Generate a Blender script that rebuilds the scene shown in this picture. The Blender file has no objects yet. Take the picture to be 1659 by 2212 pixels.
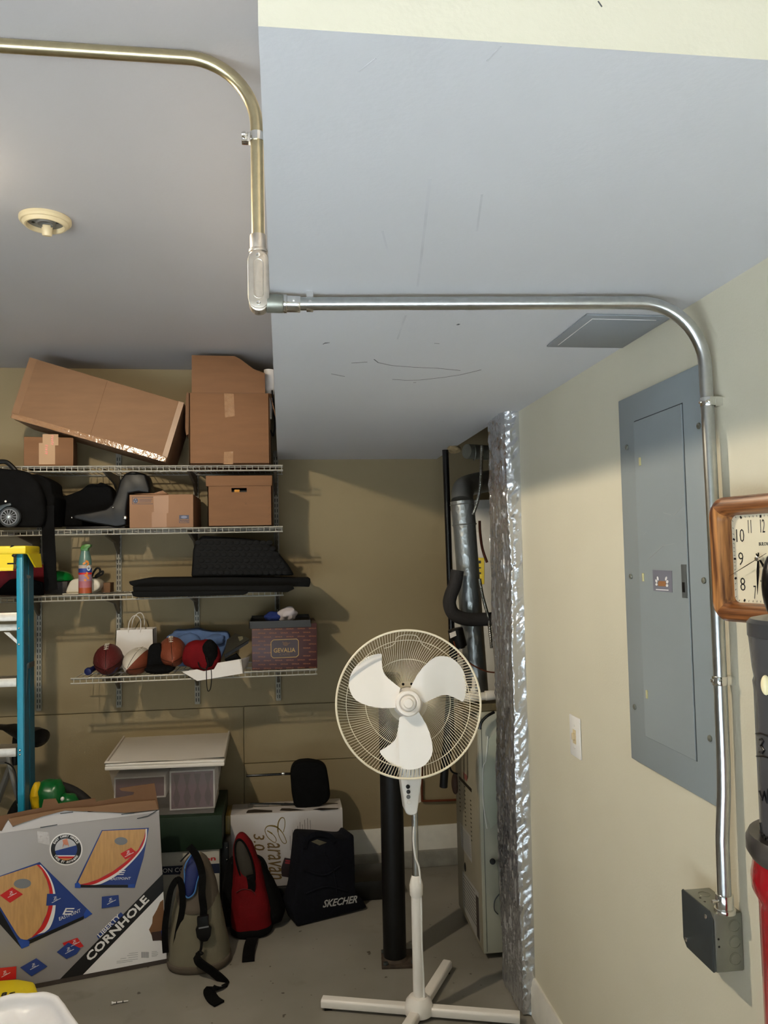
import bpy, bmesh, math, random
from math import sin, cos, pi, radians, sqrt, atan2
from mathutils import Vector, Matrix, noise

random.seed(7)
SC = bpy.context.scene
COL = SC.collection
V = Vector

# ---------------------------------------------------------------- camera
W, H, F = 1659.0, 2212.0, 1700.0
CAM = V((0, 0, 1.5))
_y, _p, _r = radians(7.45), radians(3.17), radians(-1.15)
_f = V((sin(_y) * cos(_p), cos(_y) * cos(_p), sin(_p)))
_rt = V((cos(_y), -sin(_y), 0))
_u = _rt.cross(_f)
RIGHT = cos(_r) * _rt + sin(_r) * _u
UP = -sin(_r) * _rt + cos(_r) * _u
FWD = _f
cd = bpy.data.cameras.new('camera')
cd.sensor_fit = 'HORIZONTAL'
cd.sensor_width = 36.0
cd.lens = F / W * 36.0
cd.clip_start = 0.02
camo = bpy.data.objects.new('camera', cd)
COL.objects.link(camo)
mw = Matrix.Identity(4)
for i, a in enumerate((RIGHT, UP, -FWD)):
    for j in range(3):
        mw[j][i] = a[j]
mw.translation = CAM
camo.matrix_world = mw
SC.camera = camo

# ---------------------------------------------------------------- light, exposure
SC.view_settings.view_transform = 'Standard'
SC.view_settings.look = 'None'
SC.view_settings.gamma = 1.0
SC.view_settings.use_curve_mapping = False
SC.view_settings.exposure = 0.0
SC.cycles.use_denoising = True
SC.cycles.max_bounces = 8
SC.cycles.diffuse_bounces = 4
SC.cycles.sample_clamp_indirect = 40.0

world = bpy.data.worlds.new('sky')
SC.world = world
world.use_nodes = True
_bg = world.node_tree.nodes['Background']
_bg.inputs[0].default_value = (0.70, 0.86, 1.0, 1)
_bg.inputs[1].default_value = SKY_STRENGTH = 0.6

def area(name, loc, rot, sx, sy, power, col, portal=False):
    d = bpy.data.lights.new(name, 'AREA')
    d.shape = 'RECTANGLE'
    d.size, d.size_y = sx, sy
    d.energy = power
    d.color = col
    d.cycles.is_portal = portal
    o = bpy.data.objects.new(name, d)
    o.location = loc
    o.rotation_euler = rot
    COL.objects.link(o)
    return o
DOOR_Y = -0.45
area('garage_door_opening', (-1.1, DOOR_Y, .925), (radians(90), 0, 0), 3.6, 1.85, 1, (1, 1, 1), True)
sd = bpy.data.lights.new('sun', 'SUN')
sd.energy = 106.0
sd.angle = radians(0.5)
sd.color = (0.80, 0.90, 1.0)
so = bpy.data.objects.new('sun', sd)
so.rotation_euler = V((.72, -.22, -.66)).to_track_quat('-Z', 'Y').to_euler()
COL.objects.link(so)
# shaded ceiling bulb just out of the frame on the left: throws all the hard shadows; little of its light goes upward
bd = bpy.data.lights.new('bulb', 'POINT')
bd.energy = 73.0
bd.shadow_soft_size = 0.03
bd.color = (1.0, 0.86, 0.64)
bo = bpy.data.objects.new('bulb', bd)
bo.location = (-0.845, 1.83, 2.265)
COL.objects.link(bo)
bd.use_nodes = True
_nt = bd.node_tree
_em = _nt.nodes['Emission']
_tc = _nt.nodes.new('ShaderNodeTexCoord')
_sx = _nt.nodes.new('ShaderNodeSeparateXYZ')
_mr = _nt.nodes.new('ShaderNodeMapRange')
_mr.interpolation_type = 'SMOOTHSTEP'
_mr.inputs['From Min'].default_value = -0.14
_mr.inputs['From Max'].default_value = 0.24
_mr.inputs['To Min'].default_value = 1.0
_mr.inputs['To Max'].default_value = 0.03
_nt.links.new(_tc.outputs['Normal'], _sx.inputs[0])
_nt.links.new(_sx.outputs['Z'], _mr.inputs['Value'])
_nt.links.new(_mr.outputs['Result'], _em.inputs['Strength'])

# ---------------------------------------------------------------- pixel <-> world
def ray(px, py):
    return RIGHT * ((px - W / 2) / F) - UP * ((py - H / 2) / F) + FWD
def at(px, py, ax, v):
    d = ray(px, py)
    t = (v - CAM[ax]) / d[ax]
    return CAM + d * t
def aX(px, py, x): return at(px, py, 0, x)
def aY(px, py, y): return at(px, py, 1, y)
def aZ(px, py, z): return at(px, py, 2, z)
def aP(px, py, pl):
    d = ray(px, py)
    t = (pl[0] - CAM).dot(pl[1]) / d.dot(pl[1])
    return CAM + d * t

# ---------------------------------------------------------------- materials
def s2l(c):
    c /= 255.0
    return c / 12.92 if c <= 0.04045 else ((c + 0.055) / 1.055) ** 2.4
def rgb(c): return (s2l(c[0]), s2l(c[1]), s2l(c[2]), 1)
MATS = {}
def mat(name, c, rough=0.6, metal=0.0, var=0.07, vs=9.0, bump=0.0, bs=60.0, spec=0.5, trans=0.0, coat=0.0, stretch=None, c2=None, detail=4):
    if name in MATS: return MATS[name]
    m = bpy.data.materials.new(name)
    m.use_nodes = True
    nt = m.node_tree
    b = nt.nodes['Principled BSDF']
    b.inputs['Roughness'].default_value = rough
    b.inputs['Metallic'].default_value = metal
    b.inputs['Specular IOR Level'].default_value = spec
    if trans: b.inputs['Transmission Weight'].default_value = trans
    if coat: b.inputs['Coat Weight'].default_value = coat
    tc = nt.nodes.new('ShaderNodeTexCoord')
    src = tc.outputs['Object']
    if stretch:
        mp = nt.nodes.new('ShaderNodeMapping')
        mp.inputs['Scale'].default_value = stretch
        nt.links.new(src, mp.inputs['Vector'])
        src = mp.outputs['Vector']
    n = nt.nodes.new('ShaderNodeTexNoise')
    n.inputs['Scale'].default_value = vs
    n.inputs['Detail'].default_value = detail
    nt.links.new(src, n.inputs['Vector'])
    r = nt.nodes.new('ShaderNodeValToRGB')
    L = rgb(c)
    if c2:
        A, B = L, rgb(c2)
    else:
        A = tuple(x * (1 - var) for x in L[:3]) + (1,)
        B = tuple(min(1, x * (1 + var)) for x in L[:3]) + (1,)
    r.color_ramp.elements[0].position = 0.35
    r.color_ramp.elements[0].color = A
    r.color_ramp.elements[1].position = 0.65
    r.color_ramp.elements[1].color = B
    nt.links.new(n.outputs['Fac'], r.inputs['Fac'])
    nt.links.new(r.outputs['Color'], b.inputs['Base Color'])
    if bump:
        n2 = nt.nodes.new('ShaderNodeTexNoise')
        n2.inputs['Scale'].default_value = bs
        n2.inputs['Detail'].default_value = 3
        nt.links.new(src, n2.inputs['Vector'])
        bp = nt.nodes.new('ShaderNodeBump')
        bp.inputs['Strength'].default_value = bump
        bp.inputs['Distance'].default_value = 0.01
        nt.links.new(n2.outputs['Fac'], bp.inputs['Height'])
        nt.links.new(bp.outputs['Normal'], b.inputs['Normal'])
    MATS[name] = m
    return m

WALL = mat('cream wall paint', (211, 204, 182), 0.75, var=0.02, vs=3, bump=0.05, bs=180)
WALLB = mat('shade-darkened wall paint', (145, 129, 97), 0.75, var=0.03, vs=3, bump=0.05, bs=180)  # wall paint with the dimmer back of the room darkened into its colour
CEILL = mat('shade-darkened ceiling paint', (184, 181, 180), 0.8, var=0.015, vs=2, bump=0.04, bs=150)  # darker than the soffit paint to stand for weaker daylight on this side
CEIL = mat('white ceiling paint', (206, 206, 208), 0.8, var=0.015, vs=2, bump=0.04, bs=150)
TRIMW = mat('white trim paint', (222, 218, 208), 0.45, var=0.04, vs=20)
STEM = mat('bare concrete', (150, 148, 140), 0.9, var=0.15, vs=14, bump=0.3, bs=60)
GALV = mat('galvanized conduit', (190, 192, 190), 0.28, 1.0, var=0.06, vs=60)
CHROME = mat('bright zinc', (225, 225, 222), 0.15, 1.0, var=0.03)
ALU = mat('cast aluminium', (198, 190, 178), 0.42, 0.9, var=0.06, vs=60, bump=0.05, bs=200)
STEELG = mat('dull steel box', (150, 152, 142), 0.45, 0.8, var=0.07, vs=30)
STEELD = mat('dark steel cover', (84, 90, 92), 0.45, 0.7, var=0.04, vs=20)
PANELG = mat('grey panel enamel', (142, 150, 152), 0.42, 0.0, var=0.02, vs=5)
PANELD = mat('dark grey latch', (84, 88, 88), 0.45, var=0.04)
IVORY = mat('ivory plastic', (216, 198, 158), 0.4, var=0.03)
WHITEP = mat('white plastic', (236, 233, 228), 0.32, var=0.015)
FANW = mat('aged white plastic', (238, 232, 224), 0.35, var=0.02)
BLADEW = mat('white fan blade', (240, 236, 230), 0.4, var=0.01)
WIREW = mat('white coated wire', (232, 222, 198), 0.4, var=0.02)
BLACK = mat('black plastic', (11, 11, 12), 0.45, var=0.1, spec=.3)
BLACKC = mat('black cloth', (9, 9, 10), 0.9, var=0.2, vs=30, bump=0.15, bs=120, spec=0.15)
BLACKG = mat('gloss black', (16, 16, 18), 0.22, var=0.1)
COLB = mat('black column paint', (11, 10, 10), 0.45, var=0.15, vs=12, bump=0.05, bs=40, spec=.3)
NAVYC = mat('navy nonwoven cloth', (14, 15, 24), 0.85, var=0.15, vs=20, bump=0.15, bs=80, spec=0.2)
CARD = mat('brown cardboard', (130, 97, 69), 0.8, var=0.05, vs=6, stretch=(1, 1, 6), bump=0.03, bs=90)
CARD2 = mat('orange brown cardboard', (122, 85, 55), 0.8, var=0.05, vs=6, stretch=(1, 1, 6), bump=0.03, bs=90)
CARD3 = mat('tan cardboard', (142, 106, 79), 0.8, var=0.05, vs=6, bump=0.03, bs=90)
CARDD = mat('cardboard inside', (112, 80, 54), 0.85, var=0.06)
TAPE = mat('clear packing tape', (150, 114, 82), 0.12, var=0.08, vs=60, bump=0.25, bs=45, coat=0.6)
PTAPE = mat('paper tape', (166, 130, 94), 0.55, var=0.04)
SHELFW = mat('grey coated wire', (168, 164, 154), 0.42, 0.2, var=0.05)
STDM = mat('grey standard', (146, 142, 130), 0.5, 0.1, var=0.08, vs=40)
BRKM = mat('dark grey bracket', (92, 86, 76), 0.5, 0.2, var=0.08)
TEAL = mat('teal fibreglass', (22, 140, 172), 0.42, var=0.05, vs=30, stretch=(6, 6, 0.6))
TEALD = mat('dark teal fibreglass', (16, 92, 116), 0.5, var=0.05, vs=30, stretch=(6, 6, 0.6))
YEL = mat('yellow plastic', (232, 206, 16), 0.45, var=0.04)
RED = mat('red cloth', (104, 7, 14), 0.85, var=0.1, vs=20, bump=0.15, bs=120, spec=0.2)
REDP = mat('glossy red paint', (158, 8, 24), 0.22, var=0.04, coat=0.5)
MAROON = mat('maroon cloth', (84, 10, 18), 0.9, var=0.2, vs=12, bump=0.3, bs=30, spec=0.2)
GREEN = mat('glossy green plastic', (12, 122, 48), 0.2, var=0.05)
GREEND = mat('dark green box', (16, 40, 22), 0.6, var=0.1)
WPAPER = mat('white paper', (226, 220, 214), 0.7, var=0.02)
WCARD = mat('glossy white card', (190, 184, 182), 0.28, var=0.015, vs=3)
GCARD = mat('pale grey printed card', (160, 156, 156), 0.28, var=0.02, vs=3)
BLUEP = mat('blue print', (38, 62, 132), 0.35, var=0.04)
BLUEB = mat('bright blue print', (36, 78, 170), 0.35, var=0.04)
REDPR = mat('red print', (200, 34, 34), 0.35, var=0.04)
WHITEPR = mat('white print', (232, 230, 230), 0.35, var=0.01)
BLACKPR = mat('black print', (20, 20, 22), 0.3, var=0.05)
GREYPR = mat('grey print', (122, 124, 130), 0.4, var=0.03)
GOLDPR = mat('gold print', (166, 128, 60), 0.4, var=0.06)
OLIVEPR = mat('olive gold print', (128, 106, 48), 0.4, var=0.06)
WOODPR = mat('wood print', (196, 152, 98), 0.4, var=0.09, vs=10, stretch=(12, 12, 1.5))
COFFEE = mat('coffee brown card', (62, 26, 26), 0.4, var=0.05)
ORPR = mat('orange print', (160, 96, 48), 0.45, var=0.04)
LIDB = mat('black lid card', (34, 32, 30), 0.5, var=0.06)
KHAKI = mat('khaki nylon', (112, 106, 88), 0.75, var=0.06, vs=8, bump=0.1, bs=200, spec=0.3)
KHAKID = mat('brown nylon trim', (84, 74, 62), 0.8, var=0.06)
BLUEL = mat('blue lining', (12, 28, 88), 0.6, var=0.12, vs=20)
BLUET = mat('blue lining trim', (60, 110, 170), 0.6, var=0.06)
DENIM = mat('blue cloth', (92, 116, 160), 0.9, var=0.1, vs=14, bump=0.2, bs=60, spec=0.2)
NAVYB = mat('royal blue cloth', (30, 50, 120), 0.85, var=0.12, vs=14)
LEATH1 = mat('maroon pebbled leather', (88, 22, 22), 0.55, var=0.1, vs=14, bump=0.3, bs=300)
LEATH2 = mat('brown pebbled leather', (122, 58, 36), 0.55, var=0.1, vs=14, bump=0.3, bs=300)
LEATHW = mat('white leather', (206, 198, 184), 0.5, var=0.04, bump=0.2, bs=300)
COPPER = mat('tarnished copper', (120, 62, 40), 0.4, 0.6, var=0.1)
PVC = mat('white pvc', (226, 220, 208), 0.35, var=0.03)
FURN = mat('beige furnace enamel', (150, 142, 122), 0.45, var=0.04, vs=6)
FURNG = mat('grey green furnace enamel', (176, 175, 158), 0.4, var=0.04, vs=6)
FOAMB = mat('black foam insulation', (34, 31, 30), 0.85, var=0.15, vs=30, bump=0.2, bs=60)
FOAMT = mat('tan spray foam', (150, 128, 92), 0.9, var=0.15, vs=40, bump=0.5, bs=60)
SMOKE = mat('smoky grey plastic', (74, 74, 76), 0.25, var=0.04, vs=4)
RIMB = mat('worn black enamel', (42, 40, 40), 0.3, var=0.4, vs=14, c2=(84, 78, 74))
LINER = mat('white plastic liner', (232, 232, 236), 0.35, var=0.02, bump=0.1, bs=30)
BIKEM = mat('silver bike frame', (150, 148, 144), 0.35, 0.7, var=0.04)
RUBBER = mat('tyre rubber', (20, 19, 19), 0.8, var=0.2, vs=40)
PURPLE = mat('plum packaging', (104, 74, 84), 0.5, var=0.06)
PURPLED = mat('dark plum print', (70, 40, 52), 0.5, var=0.06)
STICK = mat('grey purple card', (118, 118, 130), 0.4, var=0.02)
CLKF = mat('cream clock dial', (228, 218, 190), 0.5, var=0.01)

OAKH = mat('oak grain lengthwise', (86, 46, 22), 0.35, vs=34, stretch=(0.25, 3, 4), c2=(164, 104, 56), coat=0.3, detail=6)
OAKV = mat('oak grain upright', (86, 46, 22), 0.35, vs=34, stretch=(4, 3, 0.25), c2=(198, 136, 78), coat=0.3, detail=6)  # lighter than the lengthwise oak: golden light on the left side put into colour

def floor_mat():
    m = bpy.data.materials.new('grey painted concrete')
    m.use_nodes = True
    nt = m.node_tree
    b = nt.nodes['Principled BSDF']
    tc = nt.nodes.new('ShaderNodeTexCoord')
    def nz(scale, lo, hi, c0, c1, det=4):
        n = nt.nodes.new('ShaderNodeTexNoise')
        n.inputs['Scale'].default_value = scale
        n.inputs['Detail'].default_value = det
        nt.links.new(tc.outputs['Object'], n.inputs['Vector'])
        r = nt.nodes.new('ShaderNodeValToRGB')
        r.color_ramp.elements[0].position = lo
        r.color_ramp.elements[0].color = c0
        r.color_ramp.elements[1].position = hi
        r.color_ramp.elements[1].color = c1
        nt.links.new(n.outputs['Fac'], r.inputs['Fac'])
        return r.outputs['Color']
    base = nz(2.5, 0.35, 0.7, rgb((128, 124, 114)), rgb((146, 141, 131)))
    spots = nz(28, 0.70, 0.74, (1, 1, 1, 1), (0.30, 0.25, 0.22, 1), 2)
    smud = nz(6, 0.62, 0.75, (1, 1, 1, 1), (0.7, 0.68, 0.66, 1))
    out = base
    for s in (spots, smud):
        mx = nt.nodes.new('ShaderNodeMix')
        mx.data_type = 'RGBA'
        mx.blend_type = 'MULTIPLY'
        mx.inputs[0].default_value = 1.0
        nt.links.new(out, mx.inputs[6])
        nt.links.new(s, mx.inputs[7])
        out = mx.outputs[2]
    nt.links.new(out, b.inputs['Base Color'])
    b.inputs['Roughness'].default_value = 0.55
    return m
FLOOR = floor_mat()

def foil_mat(name, base, rough, sc, strength, stretch, metal=1.0):
    m = bpy.data.materials.new(name)
    m.use_nodes = True
    nt = m.node_tree
    b = nt.nodes['Principled BSDF']
    b.inputs['Base Color'].default_value = rgb(base)
    b.inputs['Metallic'].default_value = metal
    b.inputs['Roughness'].default_value = rough
    tc = nt.nodes.new('ShaderNodeTexCoord')
    mp = nt.nodes.new('ShaderNodeMapping')
    mp.inputs['Scale'].default_value = stretch
    nt.links.new(tc.outputs['Object'], mp.inputs['Vector'])
    v = nt.nodes.new('ShaderNodeTexVoronoi')
    v.inputs['Scale'].default_value = sc
    v.feature = 'F1'
    n = nt.nodes.new('ShaderNodeTexNoise')
    n.inputs['Scale'].default_value = sc * 1.3
    n.inputs['Detail'].default_value = 5
    nt.links.new(mp.outputs['Vector'], v.inputs['Vector'])
    nt.links.new(mp.outputs['Vector'], n.inputs['Vector'])
    ad = nt.nodes.new('ShaderNodeMath')
    ad.operation = 'ADD'
    nt.links.new(v.outputs['Distance'], ad.inputs[0])
    nt.links.new(n.outputs['Fac'], ad.inputs[1])
    bp = nt.nodes.new('ShaderNodeBump')
    bp.inputs['Strength'].default_value = strength
    bp.inputs['Distance'].default_value = 0.02
    nt.links.new(ad.outputs[0], bp.inputs['Height'])
    nt.links.new(bp.outputs['Normal'], b.inputs['Normal'])
    return m
FOIL = foil_mat('wrinkled foil', (206, 208, 212), 0.27, 13, 0.34, (1, 1, 1.2), .85)
FLUEM = foil_mat('spangled galvanized sheet', (150, 154, 154), 0.30, 60, 0.10, (1, 1, 0.6), .75)

# ---------------------------------------------------------------- geometry builder
def frame(axis):
    a = V(axis).normalized()
    t = V((0, 0, 1)) if abs(a.z) < 0.9 else V((1, 0, 0))
    u = a.cross(t).normalized()
    return u, a.cross(u).normalized(), a
def crom(pts, m=8, closed=False):
    pts = [V(p) for p in pts]
    n = len(pts)
    out = []
    segs = n if closed else n - 1
    for i in range(segs):
        if closed:
            a, b, c, d = pts[(i - 1) % n], pts[i], pts[(i + 1) % n], pts[(i + 2) % n]
        else:
            a, b, c, d = pts[max(i - 1, 0)], pts[i], pts[i + 1], pts[min(i + 2, n - 1)]
        for k in range(m):
            t = k / m
            out.append(0.5 * ((2 * b) + (c - a) * t + (2 * a - 5 * b + 4 * c - d) * t * t + (3 * b - a - 3 * c + d) * t ** 3))
    if not closed: out.append(pts[-1])
    return out
def spow(v, e): return math.copysign(abs(v) ** e, v)

class G:
    def __init__(s):
        s.bm = bmesh.new()
    def _merge(s, b2):
        me = bpy.data.meshes.new('t')
        b2.to_mesh(me)
        b2.free()
        s.bm.from_mesh(me)
        bpy.data.meshes.remove(me)
        return s
    def box(s, x0, x1, y0, y1, z0, z1, bev=0, seg=2, xf=None):
        b = bmesh.new()
        vs = [b.verts.new((x, y, z)) for x in (x0, x1) for y in (y0, y1) for z in (z0, z1)]
        for f in ((0, 1, 3, 2), (4, 6, 7, 5), (0, 4, 5, 1), (2, 3, 7, 6), (0, 2, 6, 4), (1, 5, 7, 3)):
            b.faces.new([vs[i] for i in f])
        bmesh.ops.recalc_face_normals(b, faces=b.faces)
        if bev: bmesh.ops.bevel(b, geom=b.edges[:], offset=bev, segments=seg, affect='EDGES', profile=0.5)
        if xf: bmesh.ops.transform(b, matrix=xf, verts=b.verts)
        return s._merge(b)
    def cyl(s, p0, p1, r0, r1=None, n=20, bev=0):
        p0, p1 = V(p0), V(p1)
        r1 = r0 if r1 is None else r1
        u, v, a = frame(p1 - p0)
        b = bmesh.new()
        A = [b.verts.new(p0 + (u * cos(2 * pi * i / n) + v * sin(2 * pi * i / n)) * r0) for i in range(n)]
        B = [b.verts.new(p1 + (u * cos(2 * pi * i / n) + v * sin(2 * pi * i / n)) * r1) for i in range(n)]
        for i in range(n):
            b.faces.new((A[i], A[(i + 1) % n], B[(i + 1) % n], B[i]))
        b.faces.new(A[::-1])
        b.faces.new(B)
        bmesh.ops.recalc_face_normals(b, faces=b.faces)
        if bev:
            es = [e for e in b.edges if any(len(f.verts) == n for f in e.link_faces)]
            bmesh.ops.bevel(b, geom=es, offset=bev, segments=2, affect='EDGES', profile=0.5)
        return s._merge(b)
    def tube(s, pts, r, n=8, closed=False, cap=True):
        pts = [V(p) for p in pts]
        m = len(pts)
        bm = s.bm
        rings = []
        pu = None
        for i, p in enumerate(pts):
            if closed: t = pts[(i + 1) % m] - pts[i - 1]
            else: t = pts[min(i + 1, m - 1)] - pts[max(i - 1, 0)]
            t = t.normalized() if t.length > 1e-9 else V((0, 0, 1))
            if pu is None: u = frame(t)[0]
            else:
                u = pu - t * pu.dot(t)
                u = u.normalized() if u.length > 1e-6 else frame(t)[0]
            pu = u
            v = t.cross(u)
            rr = r[i] if isinstance(r, (list, tuple)) else r
            rings.append([bm.verts.new(p + (u * cos(2 * pi * k / n) + v * sin(2 * pi * k / n)) * rr) for k in range(n)])
        for i in range(m if closed else m - 1):
            A, B = rings[i], rings[(i + 1) % m]
            for k in range(n):
                bm.faces.new((A[k], A[(k + 1) % n], B[(k + 1) % n], B[k]))
        if cap and not closed:
            bm.faces.new(rings[0][::-1])
            bm.faces.new(rings[-1])
        return s
    def lathe(s, prof, o, axis=(0, 0, 1), n=28):
        o = V(o)
        u, v, a = frame(axis)
        bm = s.bm
        rings = []
        for r, z in prof:
            if r < 1e-6: rings.append([bm.verts.new(o + a * z)])
            else: rings.append([bm.verts.new(o + a * z + (u * cos(2 * pi * k / n) + v * sin(2 * pi * k / n)) * r) for k in range(n)])
        for A, B in zip(rings, rings[1:]):
            if len(A) == 1 and len(B) == 1: continue
            for k in range(n):
                k2 = (k + 1) % n
                if len(A) == 1: bm.faces.new((A[0], B[k2], B[k]))
                elif len(B) == 1: bm.faces.new((A[k], A[k2], B[0]))
                else: bm.faces.new((A[k], A[k2], B[k2], B[k]))
        return s
    def prism(s, poly, vec, bev=0, seg=2, bevall=True):
        vec = V(vec)
        b = bmesh.new()
        A = [b.verts.new(V(p)) for p in poly]
        B = [b.verts.new(V(p) + vec) for p in poly]
        n = len(A)
        b.faces.new(A)
        b.faces.new(B[::-1])
        for i in range(n):
            b.faces.new((A[i], B[i], B[(i + 1) % n], A[(i + 1) % n]))
        bmesh.ops.recalc_face_normals(b, faces=b.faces)
        if bev:
            es = b.edges[:] if bevall else [e for e in b.edges if any(len(f.verts) == n and n > 4 for f in e.link_faces)]
            bmesh.ops.bevel(b, geom=es, offset=bev, segments=seg, affect='EDGES', profile=0.5, clamp_overlap=True)
        bmesh.ops.triangulate(b, faces=[f for f in b.faces if len(f.verts) > 4])
        return s._merge(b)
    def ell(s, c, r, n=24, m=14, rot=None, amp=0, fr=10, e=1.0, zmin=None):
        c = V(c)
        rows = []
        for j in range(m + 1):
            th = pi * j / m
            row = []
            for i in range(n):
                ph = 2 * pi * i / n
                d = V((spow(sin(th), e) * spow(cos(ph), e), spow(sin(th), e) * spow(sin(ph), e), spow(cos(th), e)))
                p = V((d.x * r[0], d.y * r[1], d.z * r[2]))
                if rot: p = rot @ p
                if amp: p = p * (1 + amp * noise.noise((c + p) * fr) + amp * 0.5 * noise.noise((c + p) * fr * 2.3))
                q = c + p
                if zmin is not None and q.z < zmin: q.z = zmin
                row.append(q)
            rows.append(row)
        return s.rows(rows, closed=True, poles=True)
    def rows(s, rows, closed=True, poles=False, caps=False):
        bm = s.bm
        R = []
        for j, row in enumerate(rows):
            if poles and j in (0, len(rows) - 1):
                c = sum(row, V((0, 0, 0))) / len(row)
                R.append([bm.verts.new(c)])
            else: R.append([bm.verts.new(p) for p in row])
        for A, B in zip(R, R[1:]):
            n = max(len(A), len(B))
            for k in range(n if closed else n - 1):
                k2 = (k + 1) % n
                if len(A) == 1: bm.faces.new((A[0], B[k], B[k2]))
                elif len(B) == 1: bm.faces.new((A[k], B[0], A[k2]))
                else: bm.faces.new((A[k], B[k], B[k2], A[k2]))
        if caps:
            bm.faces.new(R[0][::-1])
            bm.faces.new(R[-1])
        return s
    def sack(s, secs, n=36, m=6, amp=0, fr=12, rz=0.0):
        """stacked superellipse sections (z, cx, cy, rx, ry, power)"""
        S = [V(x[:3]) for x in secs]
        R = [V((x[3], x[4], x[5])) for x in secs]
        S, R = crom(S, m), crom(R, m)
        rows = []
        cz, sz = cos(rz), sin(rz)
        for a, b in zip(S, R):
            row = []
            for i in range(n):
                t = 2 * pi * i / n
                x, y = max(b.x, 1e-3) * spow(cos(t), 2 / b.z), max(b.y, 1e-3) * spow(sin(t), 2 / b.z)
                x, y = x * cz - y * sz, x * sz + y * cz
                p = V((a.y + x, a.z + y, a.x))
                if amp:
                    d = V((x, y, 0)).normalized()
                    p += d * amp * (noise.noise(p * fr) + 0.5 * noise.noise(p * fr * 2.1))
                row.append(p)
            rows.append(row)
        return s.rows(rows, closed=True, caps=True)
    def ribbon(s, pts, side, wid, th=0.002, m=6):
        pts = crom(pts, m) if m > 1 else [V(p) for p in pts]
        rows = []
        for i, p in enumerate(pts):
            t = (pts[min(i + 1, len(pts) - 1)] - pts[max(i - 1, 0)]).normalized()
            sd = V(side) if not callable(side) else V(side(i / (len(pts) - 1)))
            sd = (sd - t * sd.dot(t)).normalized()
            nn = t.cross(sd) * th / 2
            a, b = p - sd * wid / 2, p + sd * wid / 2
            rows.append([a - nn, b - nn, b + nn, a + nn])
        return s.rows(rows, closed=True, caps=True)
    def grid(s, fn, nu, nv):
        return s.rows([[V(fn(i / nu, j / nv)) for i in range(nu + 1)] for j in range(nv + 1)], closed=False)
    def mesh(s, me, xf):
        b = bmesh.new()
        b.from_mesh(me)
        bmesh.ops.transform(b, matrix=xf, verts=b.verts)
        return s._merge(b)

ORG = {}
def _link(name, g, m, base, smooth, ang):
    me = bpy.data.meshes.new(name)
    bmesh.ops.recalc_face_normals(g.bm, faces=g.bm.faces)
    bmesh.ops.translate(g.bm, vec=-base, verts=g.bm.verts)
    g.bm.to_mesh(me)
    g.bm.free()
    for x in (m if isinstance(m, (list, tuple)) else [m]): me.materials.append(x)
    if smooth:
        for p in me.polygons: p.use_smooth = True
        me.set_sharp_from_angle(angle=radians(ang))
    o = bpy.data.objects.new(name, me)
    COL.objects.link(o)
    return o
def thing(name, label, cat, base, group=None):
    o = bpy.data.objects.new(name, None)
    o.empty_display_size = 0.05
    COL.objects.link(o)
    o.location = V(base)
    o['label'] = label
    o['category'] = cat
    if group: o['group'] = group
    ORG[o.name] = V(base)
    return o
def part(name, g, m, par, label=None, kind=None, smooth=True, ang=35):
    base = ORG[par.name]
    o = _link(name, g, m, base, smooth, ang)
    o.parent = par
    ORG[o.name] = base
    if label: o['label'] = label
    if kind: o['kind'] = kind
    return o
def solo(name, g, m, label, cat, group=None, smooth=True, ang=35):
    xs = [v.co for v in g.bm.verts]
    base = V(((min(p.x for p in xs) + max(p.x for p in xs)) / 2, (min(p.y for p in xs) + max(p.y for p in xs)) / 2, min(p.z for p in xs)))
    o = _link(name, g, m, base, smooth, ang)
    o.location = base
    ORG[o.name] = base
    o['label'] = label
    o['category'] = cat
    if group: o['group'] = group
    return o
def struct(name, g, m, par=None, kind=True, label=None):
    o = _link(name, g, m, V((0, 0, 0)), True, 35)
    ORG[o.name] = V((0, 0, 0))
    if par: o.parent = par
    else: o['kind'] = 'structure'
    if label: o['label'] = label
    return o

# ---------------------------------------------------------------- flat print helpers
_tx = {}
def text_mesh(body, shear=0.0, offset=0.0, res=2):
    k = (body, shear, offset)
    if k in _tx: return _tx[k]
    c = bpy.data.curves.new('t', 'FONT')
    c.body = body
    c.shear = shear
    c.offset = offset
    c.resolution_u = res
    c.extrude = 0.004
    o = bpy.data.objects.new('t', c)
    COL.objects.link(o)
    dg = bpy.context.evaluated_depsgraph_get()
    dg.update()
    me = bpy.data.meshes.new_from_object(o.evaluated_get(dg))
    bpy.data.objects.remove(o)
    bpy.data.curves.remove(c)
    xs = [v.co.x for v in me.vertices]
    ys = [v.co.y for v in me.vertices]
    _tx[k] = (me, min(xs), max(xs), min(ys), max(ys))
    return _tx[k]
def put_text(g, body, A, B, n, hgt=None, off=0.0004, shear=0.0, offset=0.0):
    """lay text from world point A (baseline start) to B on a plane with normal n"""
    me, x0, x1, y0, y1 = text_mesh(body, shear, offset)
    u = B - A
    L = u.length
    u.normalize()
    v = n.cross(u).normalized()
    sx = L / (x1 - x0)
    sy = sx if hgt is None else hgt / (y1 - min(0, y0) if False else y1)
    xf = Matrix.Identity(4)
    for j in range(3):
        xf[j][0], xf[j][1], xf[j][2] = u[j] * sx, v[j] * sy, n[j] * 0.06
    xf.translation = A + n * off - u * x0 * sx
    return g.mesh(me, xf)
def ptext(g, body, a, b, pl, hpx=None, off=0.0004, shear=0.0, offset=0.0):
    A, B = aP(a[0], a[1], pl), aP(b[0], b[1], pl)
    h = None
    if hpx: h = (A - CAM).dot(FWD) / F * hpx
    return put_text(g, body, A, B, pl[1], h, off, shear, offset)
def pprint(g, pts, pl, off=0.0003, th=0.0003):
    return g.prism([aP(x, y, pl) + pl[1] * off for x, y in pts], pl[1] * th)
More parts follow.
